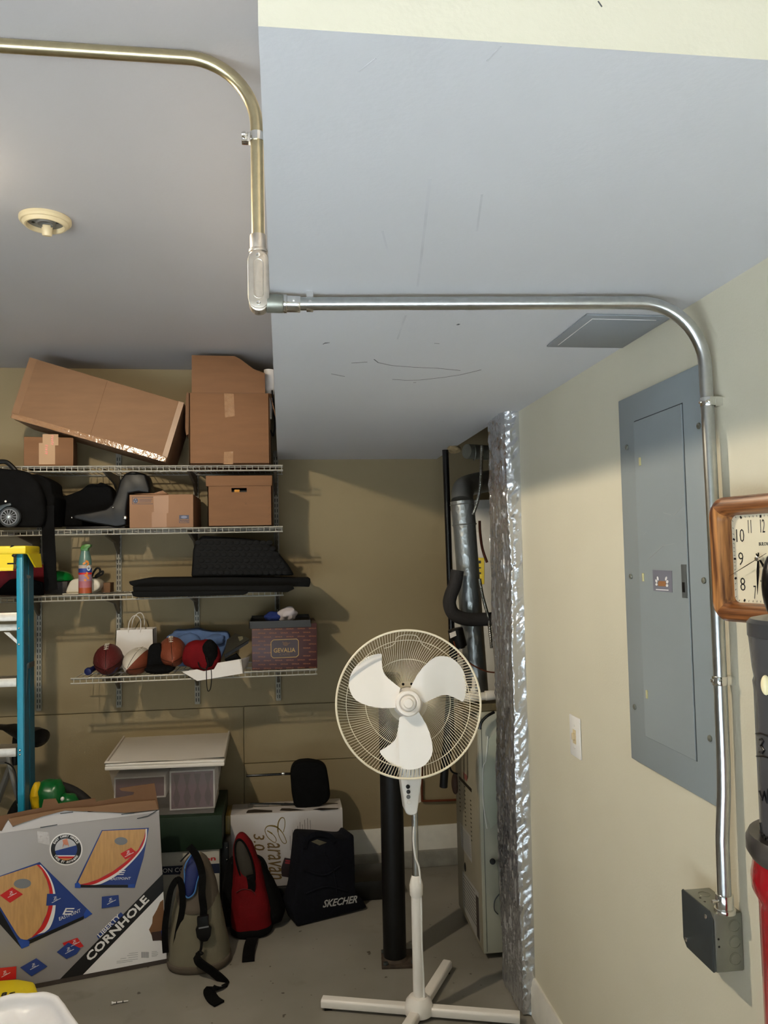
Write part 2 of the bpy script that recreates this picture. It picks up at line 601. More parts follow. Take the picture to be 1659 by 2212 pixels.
def pell(c, rx, ry, n=28, rot=0.0):
    return [(c[0] + rx * cos(2 * pi * i / n) * cos(rot) - ry * sin(2 * pi * i / n) * sin(rot),
             c[1] + rx * cos(2 * pi * i / n) * sin(rot) + ry * sin(2 * pi * i / n) * cos(rot)) for i in range(n)]
def pline(g, a, b, wpx, pl, off=0.0003, th=0.0003):
    dx, dy = b[0] - a[0], b[1] - a[1]
    l = sqrt(dx * dx + dy * dy)
    nx, ny = -dy / l * wpx / 2, dx / l * wpx / 2
    return pprint(g, [(a[0] + nx, a[1] + ny), (b[0] + nx, b[1] + ny), (b[0] - nx, b[1] - ny), (a[0] - nx, a[1] - ny)], pl, off, th)
def zm(pts, ox, oy, k): return [(ox + x / k, oy + y / k) for x, y in pts]
NY = V((0, -1, 0))
def plY(y): return (V((0, y, 0)), NY)
# ================================================================ STRUCTURE
YB, XR, XS, ZC, ZS, YF = 3.85, 0.80, -0.015, 2.417, 1.9775, 0.69
XL, XA, YW = -3.2, 1.45, 2.56     # left wall, alcove wall, end of right wall
struct('floor', G().box(XL - .1, XA + .1, DOOR_Y, 4.0, -0.1, 0.0), FLOOR)
struct('ground', G().box(-14, 12, -16, DOOR_Y - 3.2, -0.12, -0.012), mat('dark asphalt', (52, 50, 48), .9, var=.2))
struct('driveway', G().box(-6, 5, DOOR_Y - 3.2, DOOR_Y, -0.12, -0.01), mat('pale driveway concrete', (178, 178, 176), .85, var=.05))
struct('wall_skyblock', G().box(-16, 14, -16.3, -16, 0, 6), mat('dark sky blocker', (50, 56, 44), .9, var=.3))  # unseen dark wall added to keep low sky light off the back wall
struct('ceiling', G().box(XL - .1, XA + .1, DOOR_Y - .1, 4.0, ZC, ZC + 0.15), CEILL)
# lowered soffit: white underside, wall-coloured face
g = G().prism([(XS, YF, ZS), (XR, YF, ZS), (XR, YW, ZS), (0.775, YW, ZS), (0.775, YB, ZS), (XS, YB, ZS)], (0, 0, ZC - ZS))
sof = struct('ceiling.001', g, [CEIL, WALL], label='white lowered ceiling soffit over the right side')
for p in sof.data.polygons:
    if p.normal.y < -0.7 and p.center.y < YF + .01: p.material_index = 1
g = G()
def scuff(pts, w, z=ZS):
    for a, b in zip(pts, pts[1:]):
        A, B = aZ(a[0], a[1], z), aZ(b[0], b[1], z)
        d = (B - A).normalized()
        n = V((-d.y, d.x, 0)) * w / 2
        g.prism([A + n, A - n, B - n, B + n], (0, 0, -0.0004))
k = 1659 / 600
for pts, w in (([(575, 1095), (600, 1115), (680, 1132), (820, 1143), (950, 1148), (1090, 1162)], .0022),
               ([(685, 1215), (760, 1220), (850, 1219), (990, 1203), (1090, 1188), (1215, 1158)], .0022),
               ([(440, 1117), (535, 1112)], .002), ([(320, 1182), (360, 1190), (400, 1198)], .002),
               ([(270, 1005), (285, 996), (308, 996)], .002), ([(1072, 890), (1084, 884)], .005), ([(935, 1000), (965, 1001)], .0016), ([(810, 1235), (826, 1233)], .0018)):
    scuff(zm(pts, 600, 380, k), w)
scuff([(700, 742), (712, 740)], .002); scuff([(1292, 2), (1300, 14)], .001)
struct('scuff_mark', g, mat('dark scuff', (86, 88, 92), 0.8), sof)['kind'] = 'stuff'
g = G()
for pts, w in (([(910, 20), (880, 290), (858, 480), (835, 660)], .004), ([(765, 830), (715, 975)], .004), ([(1220, 110), (1190, 330)], .003), ([(625, 330), (665, 480)], .003)):
    scuff(zm(pts, 600, 380, k), w)
for pts in ([(775, 155), (812, 126)], [(1052, 132), (1082, 100)]): scuff(pts, .002)
struct('faint_smudge', g, mat('faint smudge', (200, 200, 203), 0.8), sof)['kind'] = 'stuff'

# back wall: backing plus the boards whose joints show
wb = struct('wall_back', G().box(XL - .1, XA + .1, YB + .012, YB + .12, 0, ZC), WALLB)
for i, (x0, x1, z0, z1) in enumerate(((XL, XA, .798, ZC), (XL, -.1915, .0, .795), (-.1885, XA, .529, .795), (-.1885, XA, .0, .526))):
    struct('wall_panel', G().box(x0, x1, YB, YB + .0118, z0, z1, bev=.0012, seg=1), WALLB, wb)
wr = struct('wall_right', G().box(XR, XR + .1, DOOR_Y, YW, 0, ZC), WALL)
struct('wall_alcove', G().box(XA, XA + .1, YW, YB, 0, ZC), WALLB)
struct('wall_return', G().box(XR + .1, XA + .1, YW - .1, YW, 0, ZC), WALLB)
struct('wall_left', G().box(XL - .1, XL, DOOR_Y, YB, 0, ZC), mat('bare grey boards', (118, 117, 115), .8))
struct('wall_front', G().box(XL - .1, XL + .3, DOOR_Y - .1, DOOR_Y, 0, ZC).box(.7, XA + .1, DOOR_Y - .1, DOOR_Y, 0, ZC).box(XL + .3, .7, DOOR_Y - .1, DOOR_Y, 1.85, ZC), WALL)
def baseb(p0, p1, inw, z0, z1, name):
    p0, p1, inw = V(p0), V(p1), V(inw)
    pr = [(0, z0), (.016, z0), (.016, z1 - .03), (.012, z1 - .022), (.012, z1 - .012), (.007, z1), (0, z1)]
    g = G().prism([p0 + inw * a + V((0, 0, b)) for a, b in pr], p1 - p0)
    return struct(name, g, TRIMW)
baseb((XL, YB, 0), (XA, YB, 0), (0, -1, 0), .076, .187, 'baseboard_back')
baseb((XR, DOOR_Y, 0), (XR, YW, 0), (-1, 0, 0), 0, .118, 'baseboard_right')
struct('trim_1', G().box(XL, XA, YB - .035, YB, 0, .076, bev=.004), STEM, label='bare concrete curb below the back baseboard')

# ================================================================ CONDUIT
RC = .0118
def arc(c, u, v, r, a0, a1, n=14):
    return [V(c) + V(u) * r * cos(a0 + (a1 - a0) * i / n) + V(v) * r * sin(a0 + (a1 - a0) * i / n) for i in range(n + 1)]
YC = 1.400
t = thing('metal_conduit', 'weathered bent conduit pipe across the white ceiling down to a fitting', 'conduit', (XS - .03, YC, ZC))
xd = XS - RC - .008
zt = ZC - RC - .004
rb = .125
pts = [V((-1.9, YC, zt)), V((-.9, YC - .005, zt))] + arc((xd - rb, YC, zt - rb), (0, 0, 1), (1, 0, 0), rb, 0, pi / 2) + [V((xd, YC, 2.05))]
part('pipe', G().tube(pts, RC, 20), mat('weathered conduit', (196, 184, 150), .32, 1.0, var=.06, vs=60), t)
zst = aY(541, 297, YC).z
g = G().tube(arc((xd, YC, zst), (0, 1, 0), (-1, 0, 0), RC + .001, -pi / 2 - .3, pi / 2 + .3, 14), .0015, 6)
g = G().cyl((xd, YC, zst - .008), (xd, YC, zst + .008), RC + .0018, n=20).box(xd - .028, xd - RC + .002, YC - .004, YC + .012, zst - .009, zst + .009, bev=.002)
st = part('strap', g, CHROME, t)
part('screw', G().cyl((xd - .022, YC - .012, zst), (xd - .022, YC + .002, zst), .0055, n=12, bev=.001).box(xd - .027, xd - .017, YC - .0135, YC - .0119, zst - .0008, zst + .0008), CHROME, st)
zco = aY(557, 525, YC).z
part('coupling', G().cyl((xd, YC, zco - .013), (xd, YC, zco + .014), RC + .003, n=20, bev=.001).cyl((xd, YC, zco - .018), (xd, YC, zco - .012), RC + .005, n=20, bev=.0015), ALU, t)
# conduit body fitting
zb0, zb1 = aY(560, 676, YC).z, aY(556, 545, YC).z
t = thing('conduit_body', 'cast metal oval conduit fitting at the corner of the soffit', 'fitting', (xd, YC, zb0))
def stadium(cx, cz, hw, z0, z1, y, n=10):
    out = []
    for i in range(n + 1): a = pi * i / n; out.append(V((cx + hw * cos(a), y, z1 - hw + hw * sin(a))))
    for i in range(n + 1): a = pi + pi * i / n; out.append(V((cx + hw * cos(a), y, z0 + hw + hw * sin(a))))
    return out
hw = .0175
part('body', G().prism(stadium(xd, 0, hw, zb0, zb1 - .004, YC - .012), (0, .03, 0), bev=.003).cyl((xd, YC, zb1 - .012), (xd, YC, zco - .018), .0155, n=20, bev=.001), ALU, t)
cv = part('cover_plate', G().prism(stadium(xd, 0, hw + .001, zb0 + .004, zb1 - .002, YC - .016), (0, .004, 0), bev=.0012), ALU, t)
part('raised_oval', G().tube([p for p in stadium(xd, 0, .0085, zb0 + .022, zb1 - .018, YC - .0165)], .0012, 6, closed=True).box(xd - .004, xd + .004, YC - .0172, YC - .016, zb0 + .05, zb0 + .058).box(xd - .006, xd + .006, YC - .0172, YC - .016, zb0 + .036, zb0 + .044), ALU, cv)
for z in (zb0 + .013, zb1 - .011):
    part('screw', G().cyl((xd, YC - .0185, z), (xd, YC - .0155, z), .004, n=12, bev=.001), CHROME, cv)
zr = aY(600, 656, YC).z
part('hub', G().cyl((xd + hw - .004, YC, zr), (xd + hw + .026, YC, zr), .0165, n=24, bev=.002), STEELG, t)
# conduit 2
x0 = xd + hw + .026
xw = XR - RC - .012
YQ = 1.341
Bq = V((xw, YQ, zr))
dq = (Bq - V((x0, YC, zr))).normalized()
rb2 = .12
t = thing('metal_conduit.001', 'shiny bent conduit pipe under the soffit and down the right wall', 'conduit', (xw, YQ, .86))
zj = .862
pts = [V((x0, YC, zr))] + arc(Bq - dq * rb2 - V((0, 0, rb2)), (0, 0, 1), dq, rb2, 0, pi / 2) + \
      [V((xw, YQ - .006, 1.5)), V((xw, YQ - .004, 1.12)), V((xw - .001, YQ - .003, 1.07)), V((xw - .006, YQ, .985)), V((xw - .007, YQ, zj))]
part('pipe', G().tube(pts, RC, 20), GALV, t)
part('connector', G().cyl((x0, YC, zr), (x0 + .006, YC, zr), .0165, n=20, bev=.001).cyl((x0 + .006, YC, zr), (x0 + .03, YC, zr), RC + .003, n=20, bev=.001).cyl((x0 + .018, YC - .018, zr + .004), (x0 + .018, YC, zr + .004), .003, n=10), CHROME, t)
g = G().cyl((x0 + .041, YC, zr), (x0 + .053, YC, zr), RC + .0018, n=20, bev=.0005).box(x0 + .041, x0 + .053, YC - .004, YC + .004, zr + RC, ZS + .001)
g.cyl((x0 + .047, YC - .0165, zr), (x0 + .047, YC - .01, zr), .003, n=10)
part('strap', g, CHROME, t)
for py in (868, 1468):
    z = aX(1534 if py < 1000 else 1553, py, XR - .02).z
    yq = YQ - .004
    g = G().cyl((xw, yq, z - .008), (xw, yq, z + .008), RC + .002, n=20, bev=.001)
    g.box(xw, XR - .0005, yq - .011, yq + .011, z - .008, z + .008, bev=.001)
    sp = part('strap', g, CHROME, t)
    part('screw', G().cyl((xw - .006, yq - .0165, z), (xw - .004, yq - .009, z), .0042, n=10, bev=.001).cyl((xw - .016, yq + .002, z), (xw - .01, yq + .002, z), .0035, n=10, bev=.001), CHROME, sp)
xj = xw - .007
part('box_connector', G().cyl((xj, YQ, zj - .002), (xj, YQ, zj + .028), RC + .0035, n=20, bev=.001).cyl((xj, YQ, zj - .004), (xj, YQ, zj + .004), .0185, n=20, bev=.0015)
     .cyl((xj - .026, YQ - .004, zj + .018), (xj, YQ - .002, zj + .018), .0028, n=10), CHROME, t)
# junction box
bx0, by0, by1, bz0, bz1 = .743, 1.337, 1.444, .757, .858
t = thing('junction_box', 'square steel junction box under the vertical conduit on the right wall', 'electrical box', (.77, 1.39, bz0))
part('body', G().box(bx0 + .003, XR - .001, by0, by1, bz0, bz1, bev=.003), STEELG, t)
def oct_(x, y0, y1, z0, z1, c):
    return [V((x, y0 + c, z0)), V((x, y1 - c, z0)), V((x, y1, z0 + c)), V((x, y1, z1 - c * .3)), V((x, y1 - c * .3, z1)), V((x, y0 + c, z1)), V((x, y0, z1 - c)), V((x, y0, z0 + c * .3)), V((x, y0 + c * .3, z0))]
cv = part('cover_plate', G().prism(oct_(bx0, by0 + .001, by1 + .002, bz0 - .001, bz1 + .001, .012), (.003, 0, 0), bev=.0006), STEELD, t)
for y, z in ((by1 - .012, bz0 + .014), (by0 + .02, bz1 - .012)):
    part('screw', G().cyl((bx0 - .003, y, z), (bx0 + .001, y, z), .0042, n=12, bev=.001), CHROME, cv)
for z in (bz1 - .022, bz1 - .050, bz1 - .079):
    part('knockout', G().tube(arc((.783, by0 - .0002, z), (1, 0, 0), (0, 0, 1), .0105, .2, 2 * pi - .35, 22), .0007, 5).cyl((.783, by0 - .0006, z), (.783, by0 + .001, z), .0088, n=20), STEELG, t)
part('knockout', G().tube(arc((.772, by1 - .028, bz1 + .0002), (1, 0, 0), (0, 1, 0), .0105, 0, 2 * pi - .3, 20), .0007, 5), STEELG, t)
g = G()
for x, y, z in ((.7525, by0 - .0003, .815), (.753, by0 - .0003, .802)): g.cyl((x, y, z), (x, y + .001, z), .002, n=10)
for y in (by0 + .012, by0 + .05, by0 + .066): g.cyl((.757, y, bz1 + .0003), (.757, y, bz1 - .001), .0022, n=10)
part('screw_hole', g, BLACK, t, kind='stuff')

# ================================================================ ELECTRICAL PANEL
py0, py1, pz0, pz1 = 1.385, 1.750, 1.024, 1.852
t = thing('electrical_panel', 'tall grey breaker panel cover on the right wall', 'electrical panel', (XR, 1.57, pz0))
xp = XR - .010
part('cover', G().box(xp, XR - .0005, py0, py1, pz0, pz1, bev=.0025), PANELG, t)
dy0, dy1 = 1.455, 1.668
dz0, dz1 = 1.092, 1.788
part('door_gap', G().box(xp - .0004, xp + .001, dy0 - .0022, dy1 + .001, dz0 - .001, dz1 + .0022), mat('panel joint', (52, 58, 60), .7), t)
dr = part('door', G().box(xp - .0028, xp + .001, dy0, dy1, dz0, dz1, bev=.0008, seg=1), PANELG, t)
lz = aX(1473, 1255, xp)
part('latch', G().box(xp - .0042, xp, dy0 + .004, dy0 + .024, lz.z - .033, lz.z + .033, bev=.001), PANELD, dr)
part('latch_slide', G().box(xp - .0050, xp - .003, dy0 + .011, dy0 + .021, lz.z - .022, lz.z - .002, bev=.0008), BLACK, dr)
for px, py in ((1383, 997), (1390, 1247), (1398, 1500)):
    p = aX(px, py, xp - .003)
    part('hinge', G().box(xp - .0052, xp - .002, p.y - .0035, p.y + .0035, p.z - .009, p.z + .009, bev=.001), mat('cream hinge pin', (206, 200, 150), .4, .3), t)
for px, py in ((1355, 966), (1364, 1245), (1372, 1527), (1511, 920), (1522, 1254), (1535, 1595)):
    p = aX(px, py, xp)
    part('screw', G().cyl((xp - .004, p.y, p.z), (xp + .001, p.y, p.z), .0062, n=14, bev=.0018).box(xp - .0046, xp - .003, p.y - .004, p.y + .004, p.z - .0007, p.z + .0007), STEELG, t)
PLP = (V((xp - .0028, 0, 0)), V((-1, 0, 0)))
g = pprint(G(), [(1410, 1231), (1452, 1233), (1453, 1280), (1412, 1276)], PLP)
sk = part('sticker', g, STICK, dr)
kz = 1659 / 70
Q = lambda pts: zm(pts, 1400, 1220, kz)
g = pprint(G(), Q([(570, 830), (910, 840), (940, 1000), (930, 1110), (700, 1100), (540, 1080), (520, 940)]), PLP, .0007)
part('wooden_sign', g, mat('brown sign print', (150, 104, 66), .5), sk)
g = G()
for c, rx, ry, r in (((520, 700), 42, 105, -.2), ((450, 835), 48, 90, -.3), ((460, 1005), 55, 65, 0), ((950, 705), 48, 105, .25), ((1010, 870), 62, 85, .15), ((1000, 1060), 62, 75, 0)):
    pprint(g, Q(pell(c, rx, ry, 16, r)), PLP, .0011)
pprint(g, Q([(420, 1240), (1060, 1275), (1060, 1325), (420, 1285)]), PLP, .0007)
part('white_print', g, WHITEPR, sk)
g = G()
kk = 1659 / 319
for a, b in (((600, 330), (715, 210)), ((250, 425), (290, 375)), ((330, 400), (378, 370)), ((260, 550), (298, 512)), ((310, 828), (480, 670)), ((480, 670), (610, 645)), ((480, 300), (570, 320))):
    (a, b) = zm([a, b], 1340, 1050, kk)
    pline(g, a, b, 1.0, PLP)
part('scratch', g, mat('pale scratch', (160, 164, 164), .6), dr, kind='stuff')

# light switch
sy0, sy1, sz0, sz1 = 2.079, 2.155, .935, 1.047
t = thing('light_switch', 'white single toggle light switch beside the foil duct', 'switch', (XR, 2.117, sz0))
part('plate', G().box(XR - .006, XR - .0005, sy0, sy1, sz0, sz1, bev=.003), WHITEP, t)
part('toggle', G().box(XR - .013, XR - .004, 2.112, 2.122, .983, 1.001, bev=.001).box(XR - .0068, XR - .005, 2.106, 2.128, .972, 1.010), IVORY, t)
for z in (sz0 + .026, sz1 - .026):
    part('screw', G().cyl((XR - .0075, 2.117, z), (XR - .005, 2.117, z), .003, n=10), WHITEP, t)

# ceiling access panel
q = [aZ(px, py, ZS) for px, py in ((1180, 746), (1270, 675), (1345, 748))]
ax0, ay0, ay1 = .612, 1.488, 1.728
t = thing('access_panel', 'flat white ceiling hatch on the soffit by the right wall', 'access panel', (.70, 1.61, ZS))
part('frame', G().box(ax0, XR - .004, ay0, ay1, ZS - .005, ZS - .0005, bev=.002), mat('hatch grey white', (138, 142, 145), .5, var=.01), t)
part('hatch', G().box(ax0 + .022, XR - .02, ay0 + .022, ay1 - .02, ZS - .0062, ZS - .004, bev=.001), mat('hatch grey white', (0, 0, 0)), t)
g = G().box(ax0 + .0195, ax0 + .0215, ay0 + .02, ay1 - .02, ZS - .0056, ZS - .004).box(ax0 + .02, XR - .03, ay0 + .0195, ay0 + .0215, ZS - .0056, ZS - .004)
part('bead', g, WHITEP, t)

# ceiling lampholder (in view, without a lamp)
c = aZ(98, 480, ZC - .01)
t = thing('lampholder', 'round ivory lampholder on the ceiling without a shade', 'light fixture', (c.x, c.y, ZC))
o = (c.x, c.y, ZC)
part('ring', G().lathe([(.066, -.0005), (.066, -.008), (.062, -.013), (.058, -.014), (.056, -.018), (.052, -.022), (.048, -.022), (.046, -.012), (.046, -.002)], o, n=40), IVORY, t)
part('plate', G().lathe([(.047, -.001), (.047, -.010), (.024, -.011), (.022, -.016), (.019, -.016), (.018, -.004), (0, -.004)], o, n=32), mat('grey plate', (112, 110, 104), .5), t)
part('pull_socket', G().cyl((c.x - .002, c.y + .024, ZC - .008), (c.x - .004, c.y + .030, ZC - .036), .0145, .0125, n=20, bev=.003), IVORY, t)
for dx in (-.031, .031):
    part('screw_hole', G().cyl((c.x + dx, c.y, ZC - .0122), (c.x + dx, c.y, ZC - .009), .004, n=10), BLACK, t)

# ================================================================ WALL CLOCK
ph = radians(15)
dv = V((sin(ph), -cos(ph), 0))
dl = ray(1547, 1205)
tL = .742 / dl.x
Lp = CAM + dl * tL
# half size so the dial centre falls at px 1641
best = min((abs((lambda q: W / 2 + F * (q - CAM).dot(RIGHT) / (q - CAM).dot(FWD))(Lp + dv * s) - 1641), s) for s in [x * .0005 for x in range(160, 320)])
hs = best[1]
Cp = Lp + dv * hs
dz = (Cp - CAM).dot(FWD)
hv = 139 * dz / F
cz = aP(1641, 1207, (Cp, V((dv.y, -dv.x, 0)))).z
print('clock half', hs, hv, Cp)
t = thing('wall_clock', 'square oak framed wall clock hung over the conduit', 'clock', (0, 0, 0))
t.location = (Cp.x, Cp.y, cz)
t.rotation_euler = (0, 0, atan2(dv.y, dv.x))
ORG[t.name] = V((0, 0, 0))
def rrect(hx, hz, r, n=8):
    out = []
    for cx, cz_, a0 in ((hx - r, hz - r, 0), (-hx + r, hz - r, pi / 2), (-hx + r, -hz + r, pi), (hx - r, -hz + r, 1.5 * pi)):
        for i in range(n + 1):
            a = a0 + pi / 2 * i / n
            out.append((cx + r * cos(a), cz_ + r * sin(a)))
    return out
prof = [(0.0, .012, .030), (0.0, -.010, .030), (.004, -.016, .028), (.012, -.019, .024), (.022, -.017, .018), (.026, -.012, .015), (.031, .006, .012)]
def frame_rail(side):
    ring = []
    for ins, y, r in prof:
        ring.append([V((x, y, z)) for x, z in rrect(hs - ins, hv - ins, r)])
    n = len(ring[0])
    idx = {'top': [i % n for i in range(4, 14)], 'left': [i % n for i in range(13, 23)], 'bottom': [i % n for i in range(22, 32)], 'right': [i % n for i in range(31, 41)]}[side]
    g = G()
    g.rows([[row[i] for i in idx] for row in ring], closed=False)
    return g
for sd_ in ('top', 'left', 'bottom', 'right'):
    part('frame_rail', frame_rail(sd_), OAKH if sd_ in ('top', 'bottom') else OAKV, t)
dx, dzv = hs - .030, hv - .030
dial = part('dial', G().prism([V((x, .006, z)) for x, z in rrect(dx, dzv, .012)], (0, .006, 0)), CLKF, t)
def loc_text(g, body, x, z, h, wd=None, y=.0056, off=0):
    me, a0, a1, b0, b1 = text_mesh(body, 0, off)
    sy = h / b1
    sx = (wd / (a1 - a0)) if wd else sy
    xf = Matrix(((sx, 0, 0, x - sx * (a0 + a1) / 2), (0, 0, -.05, y), (0, sy, 0, z - h / 2), (0, 0, 0, 1)))
    return g.mesh(me, xf)
kx, kzz = dx / 79.0, dzv / 105.0
g = G()
for s_, px, py, wpx in (('12', 1645, 1132, 11), ('11', 1612, 1132, 8), ('10', 1586, 1152, 21), ('9', 1585, 1207, 13), ('8', 1587, 1267, 13), ('7', 1618, 1285, 6), ('6', 1649, 1293, 11),
                  ('1', 1676, 1135, 3), ('2', 1700, 1155, 12), ('3', 1704, 1210, 13), ('4', 1700, 1266, 13), ('5', 1678, 1288, 11)):
    part('numeral', loc_text(G(), s_, (px - 1641) * kx, (1207 - py) * kzz, 31 * kzz, wpx * kx, off=-.012), BLACKPR, dial)
loc_text(g, 'BULOVA', (1648 - 1641) * kx, (1207 - 1173) * kzz, 8 * kzz, 28 * kx)
loc_text(g, 'QUARTZ', 0, (1207 - 1258) * kzz, 4 * kzz, 16 * kx)
part('maker_lettering', g, BLACKPR, dial, kind='stuff')
g = G()
for i in range(60):
    a = 2 * pi * i / 60
    ux, uz = sin(a), cos(a)
    big = i % 5 == 0
    s_ = min((dx - .003) / max(abs(ux), 1e-6), (dzv - .003) / max(abs(uz), 1e-6))
    s0 = s_ - (.0045 if big else .003)
    w_ = .0016 if big else .0003
    nx, nz = uz * w_, -ux * w_
    g.prism([V((ux * s_ + nx, .0058, uz * s_ + nz)), V((ux * s_ - nx, .0058, uz * s_ - nz)), V((ux * s0 - nx, .0058, uz * s0 - nz)), V((ux * s0 + nx, .0058, uz * s0 + nz))], (0, -.0003, 0))
part('minute_marks', g, BLACKPR, dial, kind='stuff')
def hand(ang, L, w, y, back=.010):
    u = V((sin(ang), 0, cos(ang)))
    n = V((cos(ang), 0, -sin(ang)))
    P_ = [u * -back + n * w * .4, u * 0 + n * w * .6, u * L * .35 + n * w, u * L * .45 + n * w * .9, u * L, u * L * .45 - n * w * .9, u * L * .35 - n * w, u * 0 - n * w * .6, u * -back - n * w * .4]
    return G().prism([p + V((0, y, 0)) for p in P_], (0, -.0008, 0))
part('hour_hand', hand(radians(146), .050, .0024, -.001), BLACKG, t)
part('minute_hand', hand(radians(185), .058, .0026, -.003), BLACKG, t)
part('second_hand', hand(radians(244), .066, .0006, -.005, .02), BLACKG, t)
part('hub', G().cyl((0, .006, 0), (0, -.008, 0), .004, n=16, bev=.001), CHROME, t)

# ================================================================ RED CANISTER WITH SMOKY TOP (right edge)
_d = ray(1631, 1650)
_h = V((_d.x, _d.y, 0)).normalized()
cx = .70
cy = (cx * _h.y - .0755) / _h.x      # tangent to that sight line
t = thing('red_canister', 'tall red canister with a black collar at the right edge', 'canister', (cx, cy, 0))
zr1 = aY(1606, 1875, .93).z
zt1 = aY(1625, 1352, .92).z
part('base', G().lathe([(0, 0), (.088, 0), (.088, .02), (.05, .03), (.035, .05), (.035, .60), (.06, .62)], (cx, cy, 0), n=32), RIMB, t)
part('body', G().lathe([(.055, .60), (.078, .61), (.079, zr1 - .085), (.080, zr1 - .075), (.0865, zr1 - .062), (.0875, zr1 - .045), (.083, zr1 - .02), (.08, zr1)], (cx, cy, 0), n=40), REDP, t)
part('collar', G().lathe([(.07, zr1 - .022), (.086, zr1 - .020), (.092, zr1 - .010), (.092, zr1 + .004), (.088, zr1 + .012), (.074, zr1 + .010)], (cx, cy, 0), n=40), RIMB, t)
zj1 = aY(1632, 1500, .92).z
t2 = thing('smoky_canister', 'smoky grey plastic cylinder with black print standing in the red canister', 'container', (cx, cy, zr1 + .01))
part('body', G().lathe([(.0, zr1 + .005), (.0735, zr1 + .005), (.0735, zj1 - .012), (.0745, zj1), (.0725, zj1 + .006), (.0745, zj1 + .02), (.0765, zj1 + .05), (.0775, zt1 - .022)], (cx, cy, 0), n=40), SMOKE, t2)
part('lid', G().lathe([(.0, zt1 + .004), (.06, zt1 + .004), (.074, zt1 + .001), (.0785, zt1 - .004), (.0785, zt1 - .022), (.076, zt1 - .024)], (cx, cy, 0), n=40), mat('dark grey lid', (62, 62, 64), .3, coat=.3), t2)
kp = aY(1684, 1270, cy)
part('lid_knob', G().ell((kp.x, cy, zt1 + .045), (.022, .022, .05), rot=None), BLACKG, t2)
def on_cyl(px, py, r):
    # first hit of the pixel ray with the canister's surface
    d = ray(px, py)
    a = d.x * d.x + d.y * d.y
    b = -2 * (cx * d.x + cy * d.y)
    c_ = cx * cx + cy * cy - r * r
    q = b * b - 4 * a * c_
    if q < 0: return None
    return CAM + d * ((-b - sqrt(q)) / (2 * a))
g = G()
def cyl_stroke(pts, r=.0742, w=.0012):
    P3 = [on_cyl(x, y, r) for x, y in pts]
    P3 = [p for p in P3 if p]
    if len(P3) > 1: g.tube(P3, w, 6)
k3 = 326 / 99.0
for st_ in ([(240, 148), (280, 148), (326, 165)], [(245, 308), (290, 308), (326, 318)],
            [(265, 190), (280, 185), (295, 200), (280, 225), (268, 235), (285, 240), (300, 262), (285, 285), (265, 280)],
            [(262, 555), (285, 620), (300, 560), (318, 640), (326, 540)],
            [(270, 780), (280, 850), (300, 930), (326, 990)], [(283, 850), (287, 930)], [(275, 850), (300, 870)], [(308, 880), (305, 960)], [(308, 880), (326, 890)], [(307, 920), (322, 930)], [(305, 960), (320, 970)]):
    cyl_stroke(zm(st_, 1560, 1540, k3))
part('black_print', g, BLACKPR, t2, kind='stuff')
lp = on_cyl(1654, 1480, .0755)
if lp: part('cream_tag', G().ell(lp, (.006, .006, .013)), mat('cream tag', (240, 226, 180), .5), t2)
# ================================================================ FOIL DUCT, FURNACE, PIPES
YD0, YD1 = YW, 2.90
t = thing('foil_duct', 'tall duct wrapped in wrinkled silver foil at the end of the right wall', 'duct', (.9, 2.7, 0))
def duct(u, v):
    z = .004 + v * (ZC - .01 if False else 2.0)
    # u 0..1 runs from the wall edge round the fat corner and along the left face
    L = u * .268
    if L < .045:
        x, y = .802 - L, YD0 - .002 + .004 * sin(L / .045 * pi / 2)
    else:
        q = L - .045
        k = min(1, q / .03)
        x, y = .757 - .005 * sin(k * pi / 2), YD0 + .002 + q
    p = V((x, y, z))
    bul = .010 * noise.noise(V((z * 1.7, u * 3, 1.3))) + .006 * noise.noise(V((z * 5, u * 8, 4)))
    ribs = 0
    if u < .24:
        wgt = max(0, sin(min(1, u / .24) * pi)) ** .6
        f = noise.noise(V((z * 34 + u * 7, u * 6, 2.0)))
        ribs = wgt * .008 * ((1 - abs(f)) ** 2 - .4)
    else:
        n1 = noise.noise(V((z * 8 + u * 10, z * 4 - u * 16, 9)))
        n2 = noise.noise(V((z * 26 - u * 22, z * 11 + u * 30, 5)))
        ribs = .0045 * (1 - abs(n1)) ** 6 + .0016 * (1 - abs(n2)) ** 5
    return p + V((-.5 if u < .15 else -1, -1 if u < .13 else -.3 if u < .2 else 0, 0)) * (bul * (1 if u > .1 else .6) + ribs)
g = G().grid(duct, 70, 420)
part('foil_wrap', g, FOIL, t, ang=60)
part('core', G().box(.815, 1.15, YD0 + .012, YD1 - .13, .004, 2.38), FLUEM, t)
part('far_side', G().box(.765, 1.14, YD1 - .125, YD1 - .115, .004, 2.38), FOIL, t)

# furnace
fx, fy0, fy1, fzt = .718, 2.925, 3.33, aY(1010, 1540, 2.925).z
t = thing('furnace', 'beige upright furnace cabinet behind the foil duct', 'furnace', (.95, 3.1, 0))
part('cabinet', G().box(fx + .004, 1.19, fy0, fy1, .022, fzt, bev=.004), FURNG, t)
part('left_panel', G().box(fx, fx + .006, fy0 + .004, fy1 - .004, .03, fzt - .012, bev=.002), FURN, t)
part('foot', G().box(fx + .05, 1.15, fy0 + .05, fy1 - .03, 0, .022), BLACK, t)
PLL = (V((fx, 0, 0)), V((-1, 0, 0)))
g = G()
for col in range(3):
    yy = aX((993, 1004, 1016)[col], 1700, fx).y
    za, zb_ = aX(1004, 1685 + col * 14, fx).z, aX(1004, 1765 + col * 14, fx).z
    for i in range(10):
        z = za + (zb_ - za) * i / 9
        g.box(fx - .0012, fx + .001, yy - .006, yy + .006, z - .0018, z + .0018)
part('louver_hole', g, BLACK, t, kind='stuff')
g = pprint(G(), [(992, 1676), (1019, 1704), (1019, 1712), (992, 1683)], PLL)
